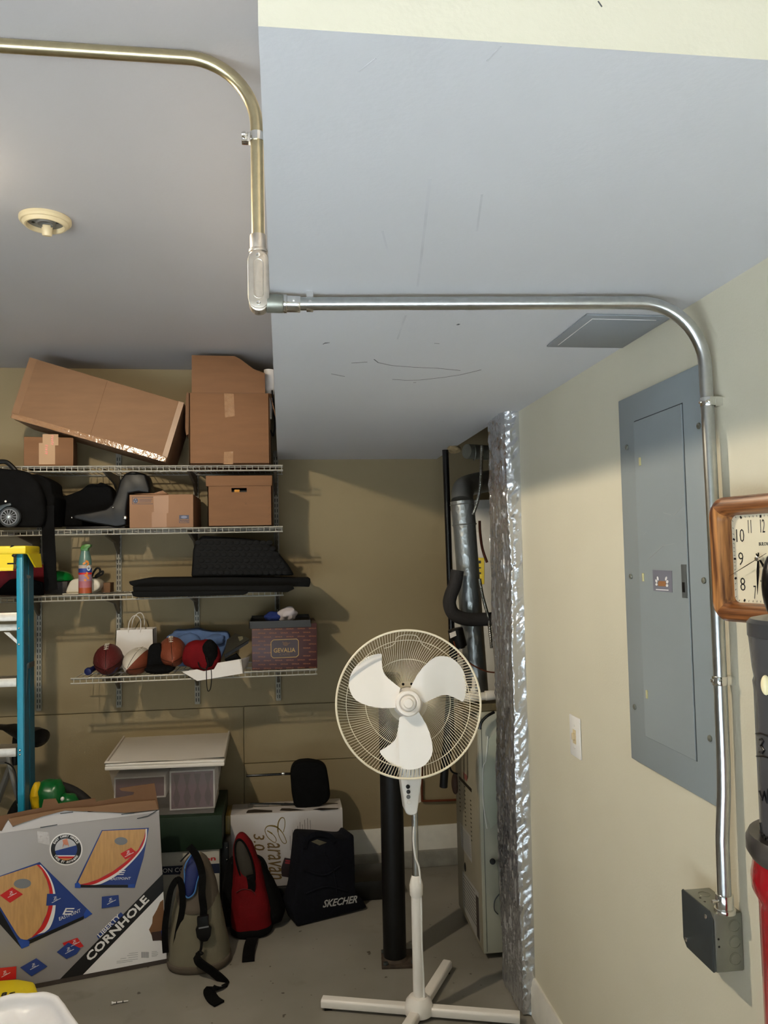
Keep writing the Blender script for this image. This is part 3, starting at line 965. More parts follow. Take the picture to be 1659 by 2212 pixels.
part('slot', g, BLACK, t)
g = pprint(G(), [(1001, 1667), (1010, 1676), (1009, 1688), (1002, 1681)], PLL)
part('red_emblem', g, mat('faded red print', (150, 84, 76), .5), t)
lab = part('label_sheet', pprint(G(), [(993, 1775), (1017, 1806), (1020, 1865), (997, 1828)], PLL), mat('grey white label', (168, 166, 160), .5), t)
lab2 = part('label_sheet', pprint(G(), [(999, 1880), (1034, 1928), (1038, 2035), (1030, 2025), (1001, 1960)], PLL), mat('grey white label', (0, 0, 0)), t)
g = G()
for i in range(9):
    pline(g, (996 + i * .3, 1786 + i * 5), (1014 + i * .5, 1810 + i * 5.4), .8, PLL, .0007)
part('text_line', g, GREYPR, lab, kind='stuff')
g = G()
for i in range(10):
    pline(g, (1001 + i * .3, 1890 + i * 7), (1026 + i * .5, 1926 + i * 8.4), .8, PLL, .0007)
pprint(g, [(1028, 1932), (1034, 1940), (1037, 2034), (1031, 2022)], PLL, .0007)
part('text_line', g, mat('dark brown print', (60, 52, 48), .5), lab2, kind='stuff')
part('access_plug', G().ell(aX(1005, 1873, fx), (.004, .014, .018)), BLACK, t)
PLF = plY(fy0)
part('peeled_film', G().prism([aY(x, y, fy0 - .0008) for x, y in ((1052, 1600), (1082, 1570), (1090, 1640), (1092, 1760), (1060, 1790), (1048, 1750), (1044, 1690), (1047, 1650))], (0, .0008, 0)), mat('greenish film', (190, 194, 176), .3), t)
g = G().tube(crom([aY(x, y, fy0 - .002) for x, y in ((1054, 1590), (1050, 1640), (1043, 1660), (1043, 1720), (1047, 1760), (1052, 1790))], 6), .0016, 6)
part('film_edge', g, WHITEP, t)
part('knob', G().cyl(aY(1064, 1861, fy0 - .018), aY(1064, 1861, fy0 + .002), .011, n=18, bev=.002), BLACK, t)
part('lever', G().tube(crom([aY(x, y, fy0 - .012) for x, y in ((1074, 1858), (1078, 1880), (1082, 1950), (1088, 2000), (1092, 2050))], 6), .004, 8), STEELG, t)
part('loop', G().tube(crom([aY(x, y, fy0 - .008) for x, y in ((1080, 1930), (1069, 1945), (1068, 1965), (1076, 1975))], 6), .002, 6), STEELD, t)
part('torn_flap', G().prism([aY(x, y, fy0 - .006) for x, y in ((1081, 2078), (1098, 2062), (1101, 2076))], (0, .004, 0)), FOAMT, t)
part('panel_seam', G().box(aY(1043, 1700, fy0).x - .0008, aY(1043, 1700, fy0).x + .0008, fy0 - .0008, fy0 + .001, .03, fzt - .02), STEELD, t)
# rusty tray on the furnace
t = solo('drip_tray', G().box(aY(1003, 1520, 2.95).x, 1.0, 2.93, 3.06, fzt + .002, fzt + .03, bev=.002), mat('rusty olive tray', (104, 92, 62), .7, var=.25, vs=30), 'narrow rusty tray on top of the furnace', 'tray')

# water heater standing at the back of the alcove
t = thing('water_heater', 'white water heater tank behind the galvanized flue pipe', 'water heater', (1.02, 3.55, 0))
wx, wy, wr_ = .965, 3.56, .185
part('tank', G().lathe([(0, .002), (wr_, .002), (wr_, 1.70), (wr_ - .03, 1.74), (0, 1.75)], (wx, wy, 0), n=40), mat('white tank enamel', (206, 204, 196), .4), t)
def tank_pt(px, py, r):
    d = ray(px, py)
    a = d.x ** 2 + d.y ** 2; b = -2 * (wx * d.x + wy * d.y); c_ = wx * wx + wy * wy - r * r
    q = max(0, b * b - 4 * a * c_)
    return CAM + d * ((-b - sqrt(q)) / (2 * a))
def tank_label(a, b, m, name):
    (xa, ya), (xb, yb_) = a, b
    g = G().grid(lambda u, v: tank_pt(xa + (xb - xa) * u, ya + (yb_ - ya) * v, wr_ + .002), 8, 4)
    return part(name, g, m, t)
tank_label((1029, 1205), (1046, 1262), YEL, 'yellow_label')
tank_label((1027, 1150), (1042, 1204), WPAPER, 'white_label')
g = G()
for y0_, y1_ in ((1211, 1217), (1225, 1228), (1236, 1240)):
    g.grid(lambda u, v: tank_pt(1033 + 6 * u, y0_ + (y1_ - y0_) * v, wr_ + .003), 4, 2)
part('label_print', g, BLACKPR, t, kind='stuff')

# flue pipe
def AY(pts, y): return [aY(px, py, y) for px, py in pts]
yf = 3.14
rf = 24.5 / F * (aY(1010, 1200, yf) - CAM).dot(FWD)
t = thing('flue_pipe', 'fat galvanized flue pipe leaning up from the furnace', 'pipe', aY(1031, 1540, yf))
a0, a1, a2 = V((aY(1032, 1530, yf).x, yf, fzt + .001)), aY(1003, 1133, yf), aY(998, 1082, yf)
part('pipe', G().cyl(a0, a1, rf, n=32), FLUEM, t)
part('upper_pipe', G().cyl(a1 + (a1 - a0) * -.01, a2, rf + .002, n=32), FLUEM, t)
for p in (a1, a2 + (a1 - a2) * .15):
    d = (a1 - a0).normalized()
    part('seam_ring', G().tube([p + (frame(d)[0] * cos(i / 24 * 2 * pi) + frame(d)[1] * sin(i / 24 * 2 * pi)) * (rf + .002) for i in range(24)], .003, 8, closed=True), FLUEM, t)
e1 = aY(1010, 1050, yf + .05)
e2 = aY(1075, 1035, yf + .18)
part('elbow', G().tube(crom([a2 + (a1 - a2) * .02, a2 * .55 + e1 * .45 + V((-.006, 0, .012)), e1 + V((.01, .02, .004)), e2], 5), rf - .001, 28), mat('dull flue elbow', (150, 150, 146), .4, .9, bump=.1, bs=30), t)

# black gas pipe
yg = 3.40
t = thing('gas_pipe', 'thin black vertical pipe rising to the soffit left of the flue', 'pipe', aY(983, 1500, yg))
part('pipe', G().cyl(aY(962, 972, yg), aY(984, 1600, yg), 7.0 / F * 3.45, n=16), BLACKG, t)
tp = aZ(962, 976, ZS)
part('foam_collar', G().ell((tp.x, yg, ZS - .012), (.030, .028, .020), amp=.2, fr=40), FOAMT, t)
# ceiling stub duct in the hole
t = solo('duct_stub', G().cyl(aY(1008, 975, 3.3), aY(1052, 978, 3.35), .032, n=24).tube([aY(1024, 978, 3.31) + V((0, cos(a), sin(a))) * .033 for a in [i * pi / 12 for i in range(24)]], .002, 6, closed=True), STEELG, 'short grey metal duct stub in the ceiling gap', 'duct')
# flexible metal cable
def flex(pts, r, name, lab, m=GALV):
    P_ = crom(pts, 30)
    rr = [r * (1 + .16 * (1 if i % 2 else -1)) for i in range(len(P_))]
    return solo(name, G().tube(P_, rr, 10), m, lab, 'cable')
flex(AY([(1041, 962), (1040, 1000), (1038, 1045), (1032, 1080), (1022, 1112)], 3.06), .0062, 'flexible_cable', 'ribbed metal flex cable curving down beside the flue elbow')
flex(AY([(1036, 1250), (1042, 1285), (1050, 1315), (1056, 1340), (1062, 1400)], 3.02), .0062, 'flexible_cable.001', 'ribbed metal flex cable hanging right of the flue')
# black insulated pipes
ya = 3.04
ra = 14.5 / F * 3.1
solo('insulated_pipe', G().tube(crom(AY([(988, 1232), (983, 1262), (974, 1285), (971, 1305), (980, 1326), (1005, 1337), (1040, 1338), (1076, 1336)], ya), 6), ra, 16), FOAMB, 'black foam covered pipe bending across the flue', 'pipe')
solo('rubber_hose', G().tube(crom(AY([(1036, 1575), (1040, 1560), (1052, 1547), (1068, 1538)], 2.9), 6), .0055, 10), BLACKG, 'short black hose arching over the furnace front', 'hose')
# black sleeve tilted in front of flue
t = thing('rubber_coupling', 'black cylindrical coupling with a small white label before the flue', 'coupling', aY(988, 1400, 3.02))
c0, c1 = aY(983, 1358, 3.02), aY(993, 1398, 3.02)
part('body', G().cyl(c0, c1, .030, n=24, bev=.004), BLACK, t)
part('opening', G().cyl(c1 - (c1 - c0) * .1, c1 + (c1 - c0) * .06, .022, n=20), BLACKG, t)
part('label', G().prism([aY(x, y, 2.985) for x, y in ((971, 1368), (984, 1363), (986, 1373), (973, 1379))], (0, .002, 0)), WPAPER, t)
solo('drain_pipe', G().cyl(aY(980, 1395, 3.06), aY(958, 1700, 3.1), .016, n=14).tube(AY([(985, 1400), (975, 1500), (970, 1640)], 3.03), .009, 10), BLACK, 'black vertical pipes seen through the fan grille', 'pipe')
# pvc tee
t = thing('pvc_drain', 'white pvc pipe and tee on top of the furnace', 'pipe', aY(1040, 1510, 2.93))
rp = 10.5 / F * 2.95
part('pipe', G().cyl(aY(1000, 1508, 2.93), aY(1078, 1501, 2.93), rp * .82, n=18), PVC, t)
part('tee', G().cyl(aY(1008, 1507, 2.93), aY(1036, 1504, 2.93), rp, n=18, bev=.001).cyl(aY(1023, 1505, 2.93), aY(1024, 1488, 2.93), rp * .75, n=16), PVC, t)
part('coupling', G().cyl(aY(1048, 1503, 2.93), aY(1070, 1501, 2.93), rp, n=18, bev=.001), PVC, t)
part('vent', G().cyl(aY(1024, 1490, 2.93), aY(1025, 1462, 2.93), rp * .5, n=14), PVC, t)
# loose wires
def wire(name, pts, y, r, m, lab, cat='wire'):
    P_ = [aY(p[0], p[1], p[2] if len(p) > 2 else y) for p in pts]
    return solo(name, G().tube(crom(P_, 6), r, 8), m, lab, cat)
wire('copper_wire', [(980, 1385), (992, 1415), (1020, 1436), (1050, 1450), (1074, 1453)], 2.98, .0028, COPPER, 'brown wire crossing in front of the flue to the duct')
wire('brown_wire', [(1036, 1125), (1037, 1150), (1042, 1185), (1052, 1215)], 3.28, .006, COPPER, 'brown tube bending down beside the white tank')
wire('thermostat_cable', [(962, 1590), (968, 1640), (975, 1665), (988, 1672)], 3.25, .004, BLACK, 'dark cables sagging left of the furnace')
t = solo('cable_bundle', G().ell(aY(983, 1692, 3.3), (.016, .02, .045), amp=.15), mat('brown leather cloth', (76, 52, 40), .7), 'brown oval bundle hanging left of the furnace', 'bundle')
yb = YB - .016
wire('copper_pipe', [(911, 1600, yb), (911, 1690, yb), (912, 1725, yb), (915, 1730, yb), (960, 1729, yb), (996, 1727, yb)], yb, .0055, COPPER, 'thin copper pipe bent along the back wall above the baseboard', 'pipe')

# ================================================================ STEEL COLUMN
kx_, ky_ = .397, 2.98
t = thing('steel_column', 'short black steel column bolted to the floor behind the fan', 'column', (kx_, ky_, 0))
ztop = aY(853, 1452, ky_).z
rk = 24.5 / F * 2.98
part('post', G().lathe([(0, .01), (rk, .01), (rk, ztop - .012), (rk * .8, ztop - .003), (0, ztop)], (kx_, ky_, 0), n=40), COLB, t)
bp_ = part('base_plate', G().box(-.062, .062, -.062, .062, 0, .011, bev=.0015, xf=Matrix.Translation((kx_ + .012, ky_, 0)) @ Matrix.Rotation(radians(-6), 4, 'Z')), mat('rusty plate', (70, 58, 48), .7, .3, var=.3, vs=40), t)
part('weld', G().lathe([(rk + .008, .011), (rk, .02), (rk - .002, .011)], (kx_, ky_, 0), n=32), mat('rusty plate', (0, 0, 0)), t)
for dx, dyy in ((-.04, -.045), (.062, -.05), (-.035, .045)):
    part('bolt', G().cyl((kx_ + dx, ky_ + dyy, .010), (kx_ + dx, ky_ + dyy, .019), .010, n=6, bev=.001), STEELD, t)

# ================================================================ PEDESTAL FAN
fb = V((.424, 2.618, 0))
t = thing('pedestal_fan', 'white pedestal fan with three bare blades and no front grille', 'fan', fb)
zc1 = aY(897, 1905, fb.y).z
part('pole_sleeve', G().cyl(fb + V((0, 0, .03)), V((fb.x, fb.y, zc1)), .0175, n=24), FANW, t)
part('collar', G().lathe([(.019, zc1 - .045), (.0215, zc1 - .04), (.0225, zc1 - .01), (.019, zc1 + .005), (.014, zc1 + .02), (.0125, zc1 + .022)], (fb.x, fb.y, 0), n=24), FANW, t)
zc2 = aY(889, 1745, fb.y).z
part('chrome_pole', G().cyl((fb.x, fb.y, zc1), (fb.x, fb.y, zc2 + .03), .0105, n=20), GALV, t)
part('base_hub', G().lathe([(0, .012), (.046, .012), (.047, .03), (.042, .05), (.03, .064), (.0, .068)], (fb.x, fb.y, 0), n=32), FANW, t)
l1 = V((.118, 2.714, 0)) - fb
l2 = V((.575, 2.883, 0)) - fb
for i, d in enumerate((l1, l2, -l1, -l2)):
    d = d.normalized()
    s_ = V((-d.y, d.x, 0))
    L = .325 if i in (0, 2) else .305
    pr = [(-.018, .010), (.018, .010), (.018, .030), (.013, .036), (-.013, .036), (-.018, .030)]
    lg = part('leg', G().prism([fb + d * .03 + s_ * a + V((0, 0, b)) for a, b in pr], d * (L - .03), bev=.002), FANW, t)
    part('foot', G().box(-.012, .012, -.012, .012, 0, .0105, xf=Matrix.Translation(fb + d * (L - .02))), BLACK, lg)
# control box
O = aY(882, 1519, 2.50)
yb_ = fb.y - .035
g = G().prism([aY(x, y, yb_) for x, y in ((864, 1640), (912, 1640), (911, 1690), (902, 1756), (896, 1762), (882, 1762), (876, 1756), (867, 1690))], (0, .07, 0), bev=.008, seg=3)
cb = part('control_box', g, WHITEP, t)
for (px, py), m in zip(((881, 1699), (882, 1710), (882, 1721), (883, 1733)), (BLACK, mat('dark button', (40, 40, 42), .3), mat('grey button', (104, 106, 108), .3), WHITEP)):
    p = aY(px, py, yb_)
    part('button', G().cyl((p.x, yb_ - .005, p.z), (p.x, yb_ + .002, p.z), .0066, n=16, bev=.0015), m, cb)
g = G()
for i in range(5):
    p = aY(869 + i * 9, 1664, yb_)
    g.box(p.x - .001, p.x + .001, yb_ - .0006, yb_ + .001, p.z - .016, p.z + .016)
part('vent_slot', g, mat('grey slot', (150, 150, 150), .5), cb, kind='stuff')
# head
nh = (CAM + V((.05, 0, -.10)) - O).normalized()
uh = V((0, 0, 1)).cross(nh).normalized()
vh = nh.cross(uh).normalized()
Rg = 156.0 / F * (O - CAM).dot(FWD)
def hp(x, y, n): return O + uh * x + vh * y + nh * n
part('neck', G().cyl((fb.x, fb.y, zc2 + .02), (fb.x, fb.y, O.z - .02), .022, n=20), FANW, t)
mtr = part('motor_housing', G().lathe([(0, -.235), (.03, -.23), (.055, -.20), (.066, -.15), (.066, -.105), (.05, -.092), (.012, -.088), (.012, -.02)], O, nh, n=32), FANW, t)
part('vent_hole', G().cyl(hp(-.014, .058, -.1), hp(-.014, .058, -.088), .0045, n=10).cyl(hp(.014, .058, -.1), hp(.014, .058, -.088), .0045, n=10), BLACK, mtr)
def prof_g(r):
    q = r / Rg
    return -.088 * (1 - q ** 4) - .002
grl = part('back_grille', G().tube([hp(Rg * cos(a), Rg * sin(a), 0) for a in [i * 2 * pi / 96 for i in range(96)]], .0036, 8, closed=True), WIREW, t)
for q in (.87, .605):
    r = Rg * q
    part('ring_wire', G().tube([hp(r * cos(a), r * sin(a), prof_g(r) + .002) for a in [i * 2 * pi / 96 for i in range(96)]], .0013, 6, closed=True), WIREW, grl)
g = G()
NW = 150
for k in range(NW):
    a0_ = 2 * pi * k / NW
    P_ = []
    for j in range(9):
        s_ = j / 8
        r = Rg * (1 - s_) + .05 * s_
        P_.append(hp(r * cos(a0_ + .22 * s_), r * sin(a0_ + .22 * s_), prof_g(r)))
    g.tube(P_, .00095, 4, cap=False)
part('grille_wire', g, WIREW, grl, kind='stuff')
g = G().tube(crom([hp((x - 757) / 645 * Rg, (788 - y) / 645 * Rg, prof_g(sqrt((x - 757) ** 2 + (788 - y) ** 2) / 645 * Rg) + .004) for x, y in ((552, 297), (610, 280), (645, 255), (668, 205), (720, 185), (770, 182), (840, 190), (872, 220), (900, 265), (940, 295), (978, 320))], 5), .0013, 6)
part('handle_wire', g, WIREW, grl)
# blades: one outline from the photograph, turned three times
bl = [(690, 655), (620, 600), (560, 545), (533, 490), (525, 400), (527, 352), (505, 345), (480, 347), (400, 368), (310, 430), (250, 510), (225, 600), (238, 680), (290, 755), (400, 805), (520, 828), (650, 828)]
pl_ = [V(((x - 757) / 645 * Rg, (788 - y) / 645 * Rg, 0)) for x, y in bl]
a_mid = radians(158)
ru = V((cos(a_mid), sin(a_mid), 0))
tu = V((-ru.y, ru.x, 0))
for k in range(3):
    b = bmesh.new()
    A, B = [], []
    sm = crom(pl_, 3)
    ra_ = radians(-120 * k + (2 if k == 1 else 0))
    for p in sm:
        n_ = -.022 + p.dot(tu) * .28 * min(1, p.length / .12)
        x, y = p.x * cos(ra_) - p.y * sin(ra_), p.x * sin(ra_) + p.y * cos(ra_)
        A.append(b.verts.new(hp(x, y, n_)))
        B.append(b.verts.new(hp(x, y, n_ - .0025)))
    b.faces.new(A); b.faces.new(B[::-1])
    for i in range(len(A)):
        b.faces.new((A[i], B[i], B[(i + 1) % len(A)], A[(i + 1) % len(A)]))
    bmesh.ops.triangulate(b, faces=[f for f in b.faces if len(f.verts) > 4])
    gg = G(); gg._merge(b)
    part('blade', gg, BLADEW, t, ang=60)
hb = part('hub', G().lathe([(.0, -.075), (.036, -.06), (.0415, -.02), (.0415, .004), (.038, .012), (.030, .014), (.027, .012), (.0265, .009), (.0255, .008)], O, nh, n=40), FANW, t)
part('blade_nut', G().lathe([(.0255, .008), (.024, .016), (.021, .019), (.016, .019), (.0155, .024), (.0135, .027), (0, .028)], O, nh, n=24), FANW, hb)
# cord
cp = [V((fb.x + .012, fb.y + .01, zc2 + .02)), aY(893, 1800, fb.y - .01), aY(897, 1850, fb.y - .015), aY(906, 1880, fb.y - .015), aY(910, 1960, fb.y - .012), aY(911, 2040, fb.y - .012), aY(915, 2120, fb.y - .01), aY(917, 2185, fb.y - .02)]
part('power_cord', G().tube(crom(cp, 6), .0032, 8), WHITEP, t)
# ================================================================ WIRE SHELVES
YS0, YS1 = 3.49, 3.832
SZ = [1.907, 1.636, 1.357, 1.009]
SX = [(-1.75, .010), (-1.75, .006), (-1.75, .006), (-.888, .147)]
STX = [-1.118, -.761, -.403, -.024]
names = ['top wire shelf carrying the two big cardboard boxes', 'second wire shelf from the top carrying two small brown boxes',
         'third wire shelf from the top carrying the spray can', 'lowest short wire shelf carrying the footballs']
for i, (z, (x0, x1)) in enumerate(zip(SZ, SX)):
    t = thing('wire_shelf' + ('' if i == 0 else '.%03d' % i), names[i], 'shelf', ((x0 + x1) / 2, YS1, z), 'wire shelves on the back wall')
    g = G()
    for zz in (z, z - .021):
        g.tube([(x0, YS0, zz), (x1, YS0, zz)], .0031, 8)
    part('front_rail', g, SHELFW, t)
    part('back_rail', G().tube([(x0, YS1, z - .003), (x1, YS1, z - .003)], .0031, 8), SHELFW, t)
    part('support_wire', G().tube([(x0, 3.66, z - .0055), (x1, 3.66, z - .0055)], .003, 8).tube([(x0, YS0 + .012, z - .0055), (x1, YS0 + .012, z - .0055)], .0022, 6), SHELFW, t)
    g = G()
    n = int((x1 - x0) / .0254)
    for k in range(n + 1):
        x = x1 - .006 - k * .0254
        if x < -1.5: break
        g.tube([(x, YS1, z - .0005), (x, YS0 + .003, z - .0005), (x, YS0 - .002, z - .003), (x, YS0 - .002, z - .021)], .0016, 5)
    part('deck_wire', g, SHELFW, t, kind='stuff')
    for x in STX:
        if x < x0 or (i == 0 and x < -1): continue
        pr = [V((x - .006, YB - .012, z - .008)), V((x - .006, YS0 + .03, z - .008)), V((x - .006, YS0 + .03, z - .020)), V((x - .006, YB - .10, z - .052)), V((x - .006, YB - .012, z - .105))]
        part('bracket', G().prism(pr, (.012, 0, 0), bev=.001), BRKM, t)
for i, x in enumerate(STX):
    zt_ = 2.02 if i else 1.70
    t = thing('shelf_standard' + ('' if i == 0 else '.%03d' % i), ['slotted wall standard just right of the blue ladder rail', 'slotted wall standard behind the white paper bag', 'slotted wall standard behind the blue cloth heap', 'slotted wall standard behind the coffee carton'][i], 'shelf standard', (x, YB, .82), 'shelf standards on the back wall')
    part('channel', G().box(x - .0125, x + .0125, YB - .011, YB - .0005, .818, zt_, bev=.002), STDM, t)
    g = G()
    z = .83
    while z < zt_ - .03:
        for dx in (-.0055, .0055): g.box(x + dx - .0017, x + dx + .0017, YB - .0114, YB - .0105, z, z + .016)
        z += .0254
    part('slot', g, BLACK, t, kind='stuff')

# ================================================================ TOP SHELF
def cart(name, label, m, xf, hx, hy, hz, bev=.003):
    """closed carton in a local frame, hx/hy/hz half sizes"""
    t = thing(name, label, 'box', xf.translation)
    part('body', G().box(-hx, hx, -hy, hy, -hz, hz, bev=bev, xf=xf), m, t)
    return t
def face_pl(xf, hy):
    n = (xf.to_3x3() @ V((0, -1, 0))).normalized()
    return (xf @ V((0, -hy, 0)), n)
# long tilted box
bl_, br_ = aY(22, 904, 3.475), aY(358, 1000, 3.475)
tl_ = aY(62, 773, 3.475)
ux = (br_ - bl_).normalized()
ang = atan2(ux.z, ux.x)
hx, hz, hy = (br_ - bl_).length / 2, (tl_ - bl_).length / 2, .165
cc = (br_ + bl_) / 2 + V((-sin(ang), 0, cos(ang))) * hz + V((0, hy, 0))
xf = Matrix.Translation(cc + V((0, 0, .004))) @ Matrix.Rotation(-ang, 4, 'Y')
t = cart('cardboard_box', 'long brown box tilted across the top shelf', CARD, xf, hx, hy, hz)
g = G().box(-hx + .005, hx - .005, -hy - .0008, -hy + .02, -hz - .0008, -hz + .022, xf=xf)
part('tape_strip', g, TAPE, t)
part('tape_strip', G().box(-hx - .0008, -hx + .03, -hy - .0008, -hy + .001, -hz + .02, hz, xf=xf), mat('dull tape', (134, 98, 66), .4), t)
part('tape_strip', G().box(hx - .022, hx + .0008, -hy - .0008, -hy + .001, -hz + .02, hz, xf=xf), mat('dull tape', (134, 98, 66), .4), t)
part('flap_seam', G().box(-.001, .001, -hy - .0006, -hy + .001, -hz + .03, hz - .004, xf=xf).box(-hx, hx, -.0012, .0012, hz - .001, hz + .0006, xf=xf), CARDD, t)
# small box it rests on
x0, x1 = aY(52, 936, 3.51).x, aY(156, 940, 3.51).x
z0, z1 = SZ[0] + .004, aY(100, 944, 3.51).z
w_ = (x1 - x0) / 2
xf = Matrix.Translation(((x0 + x1) / 2 - .012, 3.60, (z0 + z1) / 2)) @ Matrix.Rotation(radians(9), 4, 'Z')
t = cart('cardboard_box.001', 'small brown box with red lettered tape under the tilted box', CARD2, xf, w_, .09, (z1 - z0) / 2)
pl = face_pl(xf, .09)
for i, (a, b, yy) in enumerate(((84, 119, (957, 1003)), (92, 126, (938, 962)))):
    tp_ = part('paper_tape', pprint(G(), [(a, yy[0]), (b, yy[0]), (b, yy[1]), (a, yy[1])], pl, .0003 + i * .0002), PTAPE, t)
    g = G()
    xx = (a + b) / 2 + (-2 if i == 0 else 3)
    for k in range(5):
        yk = (962 if i == 0 else 941) + k * 4.4
        pline(g, (xx - 2, yk), (xx + 3, yk + 1.0 * (k % 2)), 1.3, pl, .0011)
        pline(g, (xx + 3 - k % 3, yk), (xx + 3 - k % 3, yk + 3), 1.2, pl, .0011)
    part('red_marking', g, REDPR, tp_, kind='stuff')
# tall open box
Yt = 3.475
x0, x1 = aY(408, 930, Yt).x, aY(583, 930, Yt).x
zb, zm_, zt_ = SZ[0] + .004, aY(495, 849, Yt).z, aY(470, 768, Yt).z
t = thing('cardboard_box.002', 'tall open brown box with one front flap standing up', 'box', ((x0 + x1) / 2, 3.65, zb))
g = G().box(x0, x1, Yt, Yt + .005, zb, zm_, bev=.001).box(x0, x1, 3.815, 3.82, zb, zm_).box(x0, x0 + .005, Yt, 3.82, zb, zm_).box(x1 - .005, x1, Yt, 3.82, zb, zm_).box(x0, x1, Yt, 3.82, zb, zb + .005)
part('body', g, CARD2, t)
g = G().prism([aY(px, py, Yt) for px, py in ((414, 849), (414, 767), (507, 769), (520, 776), (548, 797), (572, 806), (573, 849))], (0, .005, 0), bev=.001)
part('front_flap', g, CARD2, t)
part('side_flap', G().prism([aY(px, py, Yt + .02) for px, py in ((408, 852), (404, 846), (401, 862), (400, 925), (402, 940), (407, 938))], (0, .25, 0)), CARDD, t)
part('side_flap', G().prism([V((x1, 3.50, zm_)), V((x1, 3.78, zm_)), V((x1 + .035, 3.78, zm_ - .14)), V((x1 + .035, 3.50, zm_ - .14))], (.004, 0, 0)), CARDD, t)
part('fold_crease', G().box(x0 + .008, x1 - .02, Yt - .0006, Yt + .001, zm_ - .0012, zm_ + .0012), CARDD, t)
pl = plY(Yt)
part('clear_tape', pprint(G(), [(484, 849), (505, 851), (507, 899), (486, 902)], pl), TAPE, t)
part('clear_tape', pprint(G(), [(484, 976), (504, 975), (503, 1003), (483, 1003)], pl), TAPE, t)
# paper roll & strap in the open box
t = thing('paper_roll', 'white cone of rolled paper sticking up out of the tall box', 'paper roll', aY(582, 850, 3.56))
a, b = aY(579, 905, 3.56), aY(583, 800, 3.56)
part('roll', G().cyl(a, b, .017, .027, n=24), WPAPER, t)
part('tape_band', G().cyl(a + (b - a) * .42, a + (b - a) * .5, .0225, .0232, n=24), TAPE, t)
solo('black_strap', G().ribbon(AY([(588, 845), (592, 880), (594, 915), (590, 940), (585, 930)], 3.55), (0, 1, 0), .045, .006), BLACKC, 'black strap drooping down the right side of the tall box', 'strap')

# ================================================================ SECOND SHELF
zz = SZ[1] + .004
def fb2(x0, x1, yt, Yf, z0):
    return aY(x0, yt, Yf).x, aY(x1, yt, Yf).x, z0, aY((x0 + x1) / 2, yt, Yf).z
# file box with lid
x0, x1, z0, z1 = fb2(448, 587, 1027, 3.49, zz)
Yf = 3.495
zl = aY(517, 1050, Yf).z
t = thing('file_box', 'brown lidded file box with a hand hole on the second shelf', 'box', ((x0 + x1) / 2, 3.65, z0))
hx0, hx1 = aY(500, 1060, Yf).x, aY(533, 1060, Yf).x
hz0, hz1 = aY(515, 1063, Yf).z, aY(515, 1054, Yf).z
g = G().box(x0, hx0, Yf, Yf + .004, z0, zl + .01).box(hx1, x1, Yf, Yf + .004, z0, zl + .01).box(hx0, hx1, Yf, Yf + .004, z0, hz0).box(hx0, hx1, Yf, Yf + .004, hz1, zl + .01)
g.box(x0, x0 + .004, Yf, 3.82, z0, z1 - .004).box(x1 - .004, x1, Yf, 3.82, z0, z1 - .004).box(x0, x1, 3.816, 3.82, z0, z1 - .004).box(x0, x1, Yf, 3.82, z0, z0 + .004)
part('body', g, CARD2, t)
part('lid', G().box(x0 - .007, x1 + .002, Yf - .005, 3.825, zl, z1, bev=.003), CARD2, t)
part('contents', G().box(x0 + .02, x1 - .02, Yf + .02, 3.80, z0 + .01, hz0 + .008), BLACK, t)
part('yellow_folder', G().box(hx0 + .012, hx0 + .034, Yf + .012, Yf + .018, z0 + .01, hz0 + .012), mat('amber folder', (196, 132, 24), .6), t)
pl = plY(Yf)
g = G()
for a, b in (((583, 1080), (579, 1084)), ((583, 1095), (580, 1100)), ((584, 1110), (578, 1116)), ((584, 1125), (580, 1130)), ((533, 1085), (529, 1090)), ((528, 1085), (534, 1090))): pline(g, a, b, 1.3, pl)
part('tear_mark', g, CARDD, t, kind='stuff')
# small printed box
x0, x1, z0, z1 = fb2(279, 417, 1068, 3.49, zz)
t = thing('shipping_box', 'small brown box with blue printed labels on the second shelf', 'box', ((x0 + x1) / 2, 3.65, z0))
part('body', G().box(x0, x1, Yf, 3.82, z0, z1, bev=.002), CARD3, t)
k8 = 1659 / 200
Q = lambda pts: zm(pts, 260, 1050, k8)
g = G()
for a, b in (((212, 200), (585, 203)), ((212, 322), (585, 320)), ((215, 200), (215, 322)), ((340, 238), (570, 235)), ((340, 262), (560, 260)), ((340, 288), (555, 284))): pline(g, *Q([a, b]), .9, pl)
pprint(g, Q(pell((272, 262), 45, 46)), pl)
pprint(g, Q([(1055, 520), (1228, 520), (1228, 592), (1055, 592)]), pl)
for a, b in (((1058, 592), (1058, 660)), ((1228, 592), (1228, 660)), ((1055, 660), (1230, 660))): pline(g, *Q([a, b]), .9, pl)
pr_ = part('blue_print', g, mat('dark blue ink', (44, 48, 72), .5), t)
g = G()
for k in range(3):
    a = pi / 2 + k * 2 * pi / 3
    cx_, cy_ = 272 + 24 * cos(a), 262 - 24 * sin(a)
    pprint(g, Q(pell((cx_, cy_), 12, 9, 10, -a)), pl, .0007)
pprint(g, Q(pell((1142, 556), 55, 24)), pl, .0007)
part('label_print', g, mat('pale blue ink', (112, 116, 140), .5), pr_)
part('label_text', ptext(G(), 'Amway', (261 + 1065 / k8 - 1, 1050 + 640 / k8), (260 + 1222 / k8, 1050 + 638 / k8), pl, 5, .0004, offset=.02), mat('dark blue ink', (0, 0, 0)), t)
part('tape_strip', pprint(G(), Q([(590, 180), (865, 170), (862, 480), (825, 490), (830, 735), (560, 738), (560, 470), (605, 460)]), pl, .0002), mat('tan tape', (148, 108, 78), .45), t)
part('torn_flap', G().prism([aY(x, y, 3.52) for x, y in Q([(250, 140), (600, 125), (760, 80), (800, 110), (850, 140), (620, 150)])], (0, .12, 0)), CARD3, t)

